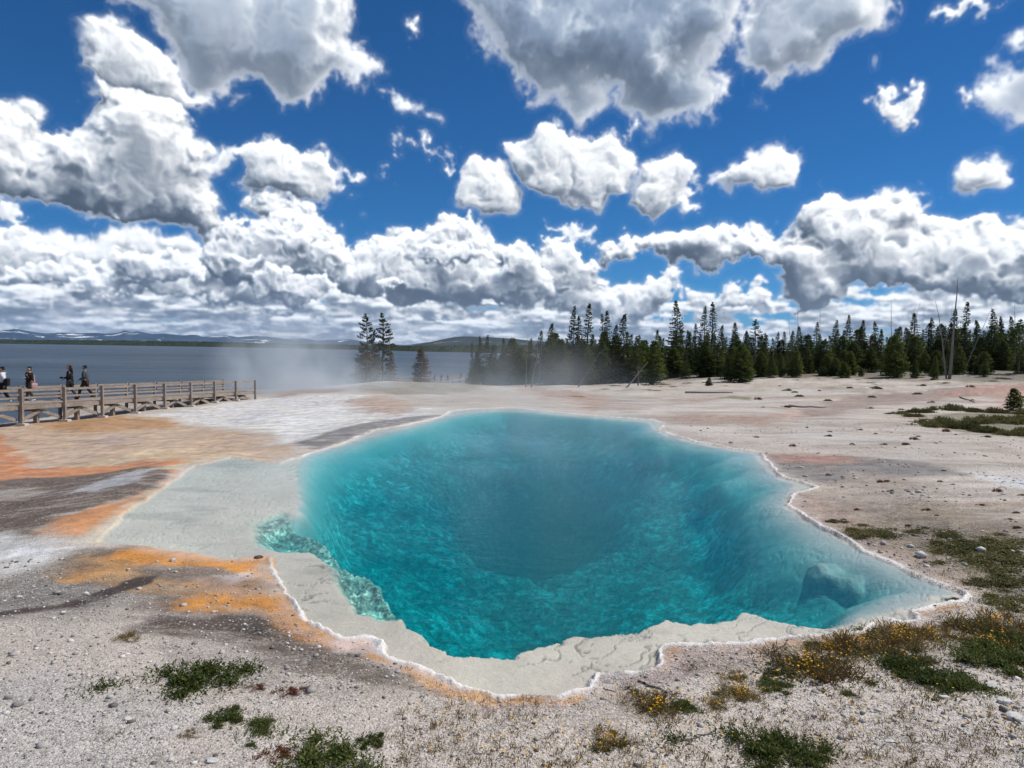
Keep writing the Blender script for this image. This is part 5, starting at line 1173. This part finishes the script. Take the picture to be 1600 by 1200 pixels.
# ---------------------------------------------------------------- stones
def stone_shape(rg,s,flat=.55,sub=0):
    bm=bmesh.new(); bmesh.ops.create_icosphere(bm,subdivisions=1+sub,radius=1)
    nv=[Vector((rg.gauss(0,1),rg.gauss(0,1),rg.gauss(0,1))).normalized() for _ in range(7)]
    for v in bm.verts:
        for n in nv:
            d=v.co.dot(n)-rg.uniform(.62,.70)
            if d>0: v.co-=n*d
        v.co=Vector((v.co.x*s[0],v.co.y*s[1],v.co.z*s[2]))
    V=[tuple(v.co) for v in bm.verts]; F=[tuple(v.index for v in f.verts) for f in bm.faces]; bm.free(); return V,F
M_stone=mat_var('sinter_stone',(.40,.38,.36),(.72,.70,.67),9,.9,.15,.01,40); M_stoned=mat_var('dark_stone',(.05,.04,.04),(.14,.12,.11),9,.9,.15,.01,40)
def gravel():
    rg=random.Random(8); SH=[stone_shape(rg,(1,rg.uniform(.6,1),rg.uniform(.35,.6))) for _ in range(10)]
    X,Y,Z=scatter_area(15000,4,outside); X2,Y2,Z2=scatter_area(1500,14,lambda px,py,x,y:outside(px,py,x,y) and px>1040 and fbm(np.array([x]),np.array([y]),1.6,4,.6,530)[0]>rg.uniform(-.3,.4),(1040,1750,655,870)); X,Y,Z=[np.concatenate(q) for q in ((X,X2),(Y,Y2),(Z,Z2))]; SV=[np.array(s[0]) for s in SH]; SF=[np.array(s[1]) for s in SH]; V=[];F=[];k=0; C=[]
    for x,y,z in zip(X,Y,Z):
        i=rg.randrange(10); d=math.hypot(x,y); s=min(.05,.0045*math.exp(abs(rg.gauss(0,.65))))*(1 if d<6 else 1.5 if d<11 else 3.2); a=rg.uniform(0,6.28); ca,sa=math.cos(a),math.sin(a)
        v=SV[i]*s; v=np.stack([v[:,0]*ca-v[:,1]*sa+x,v[:,0]*sa+v[:,1]*ca+y,v[:,2]+z+s*.12],1); V.append(v); F.append(SF[i]+k); k+=len(v)
        t=rg.choice((.16,.28,.36,.42,.48,.54,.60,.68)); C.append(np.tile([t,t*.935,t*.87],(len(v),1)))
    me=npmesh('gravel',np.concatenate(V),np.concatenate(F),False,np.concatenate(C))
    m,nt,o=newmat('gravel'); at=nn(nt,'Attribute',attribute_name='Col'); P=nn(nt,'TexCoord').outputs['Object']
    c=mix(nt,1.0,at.outputs['Color'],ramp(nt,noise(nt,P,60,3),[(.3,.75),(.7,1.15)]),'MULTIPLY'); nt.links.new(nn(nt,'BsdfPrincipled',ins={'Base Color':c,'Roughness':.9,'Specular IOR Level':.15}).outputs[0],o.inputs[0])
    tag(link('gravel',me,m),'loose pale gravel chips scattered over the near ground','gravel',kind='stuff')
gravel()
rg=random.Random(9)
for px,py,w,lab,dk in [(747,1180,16,'white angular stone at the bottom edge near the middle',0),(640,1150,10,'white stone on the gravel left of the centre near the bottom',0),(300,849,8,'small white lump lying on the pale shelf left of the pool',0),(568,1016,4,'small bluish stone on the brown stain left of the near rim',1),(200,1125,14,'flat bluish stone on the lower left gravel',0),(1215,1122,8,'flat pale stone above the broad dark green cushion',0),(1320,1055,10,'long white stone below the largest flower patch',0),(1412,1075,9,'pale round stone left of the dark soil',0),(1080,1165,12,'white stone left of the broad dark green cushion',0),(1325,1122,14,'pale slab on the right gravel below the single sprig',0),(1390,1160,16,'pale slab low on the right gravel',0),
   (1345,1187,9,'bright white chip at the bottom edge on the right',0),(1042,1182,10,'dark pebble near the bottom edge left of the white stone',1),(1475,1092,14,'grey slab below the dark soil on the right',0),(1570,1098,24,'large flat slab at the right edge, upper one',0),(1585,1125,26,'large flat slab at the right edge, lower one',0),(1550,1075,18,'broad pale slab near the right edge under the thick cushion',0),(1461,948,6,'dark purple pebble on the white rim near the right tip',1),(1230,1002,5,'small dark pebble on the near right rim',1),(1317,749,4,'dark pebble on the grey wet patch right of the pool',1),(1305,750,3,'smaller dark pebble left of the other one on the grey wet patch',1),(1258,784,5,'small brown stone at the notch of the right rim',1),(1567,762,9,'white stone alone on the pale flat at the right edge',0),(404,873,14,'dark crusty lump at the corner of the left rim above the orange mat',1),(1252,997,6,'small white stone on the near right rim',0),
   (390,925,5,'white pebble on the orange mat, upper one',0),(404,923,6,'white pebble on the orange mat beside the left rim',0),(352,894,3,'tiny white stone on the orange stain',0),(710,1130,9,'pale stone on the gravel below the orange rim',0),(330,1192,22,'half-buried pale slab at the bottom left edge',0)]:
    x,y,z=hit(px,py); z=ground_z(x,y); s=w*math.hypot(x,y)/FPX*.5; me=mesh_of('stone',[stone_shape(rg,(s,s*rg.uniform(.6,.9),s*rg.uniform(.28,.5)),sub=1)],M_stoned if dk else M_stone)
    o=tag(link('stone',me,None,None,(x,y,z+s*.12)),lab,'stone'); o.rotation_euler[2]=rg.uniform(-.5,.5)
# ---------------------------------------------------------------- steam and haze
def steam(name,c,s,dens,label,seed,scale=.35,rz=0,thr=(.42,.68)):
    bm=bmesh.new(); bmesh.ops.create_icosphere(bm,subdivisions=3,radius=1); me=bpy.data.meshes.new(name); bm.to_mesh(me); bm.free()
    m,nt,o=newmat('steam'); tc=nn(nt,'TexCoord'); P=tc.outputs['Object']
    ln=nn(nt,'VectorMath',operation='LENGTH',ins={0:P}).outputs['Value']
    fall=ramp(nt,ln,[(0,1),(.45,.7),(.75,.22),(.97,0)],'EASE')
    q=nn(nt,'Mapping',ins={0:P,'Location':(seed*3.7,seed*1.3,0),'Scale':(s[0]*scale,s[1]*scale,s[2]*scale*.8)}).outputs[0]
    d=mth(nt,'MULTIPLY',mth(nt,'MULTIPLY',ramp(nt,noise(nt,q,1,3,.55,.3),[(thr[0],0.04),(thr[1],1)]),fall),dens)
    v=nn(nt,'VolumePrincipled',ins={'Color':(.86,.94,1,1),'Density':d,'Anisotropy':.15}); nt.links.new(v.outputs[0],o.inputs['Volume'])
    ob=link(name,me,m,None,c); ob.scale=s; ob.rotation_euler[2]=rz; tag(ob,label,'steam',kind='stuff'); m.volume_intersection_method='FAST' if hasattr(m,'volume_intersection_method') else None
    return ob
def stm(px,py,d,s,dens,label,seed,**k): x,y,z=at_d(px,py,d); return steam('steam',(x,y,z),s,dens,label,seed,**k)
stm(485,592,60,(9.5,9,5.4),.5,'white steam drifting over the left boardwalk and shore',1,scale=.22)
stm(795,590,62,(12.5,12,4.6),.045,'thin steam over the far rim in front of the forest',2,scale=.22)
stm(640,612,48,(12,8,1.8),.08,'low steam bank creeping over the far left rim',3,scale=.3)
x,y=on_z(860,676,.6); steam('steam',(float(x)*1.0,float(y)+1,.85),(7,8,1.9),.06,'faint steam curling up off the middle of the pool',4,scale=.55,thr=(.46,.64))
def haze():
    bm=bmesh.new(); bmesh.ops.create_cube(bm,size=1); me=bpy.data.meshes.new('haze'); bm.to_mesh(me); bm.free()
    m,nt,o=newmat('haze'); v=nn(nt,'VolumePrincipled',ins={'Color':(.48,.70,1,1),'Density':HAZE_D,'Anisotropy':.0}); nt.links.new(v.outputs[0],o.inputs['Volume'])
    ob=link('haze',me,m,None,(0,0,290)); ob.scale=(70000,70000,1400); tag(ob,'thin blue haze in the distant air','haze',kind='stuff')
HAZE_D=.000016
haze()
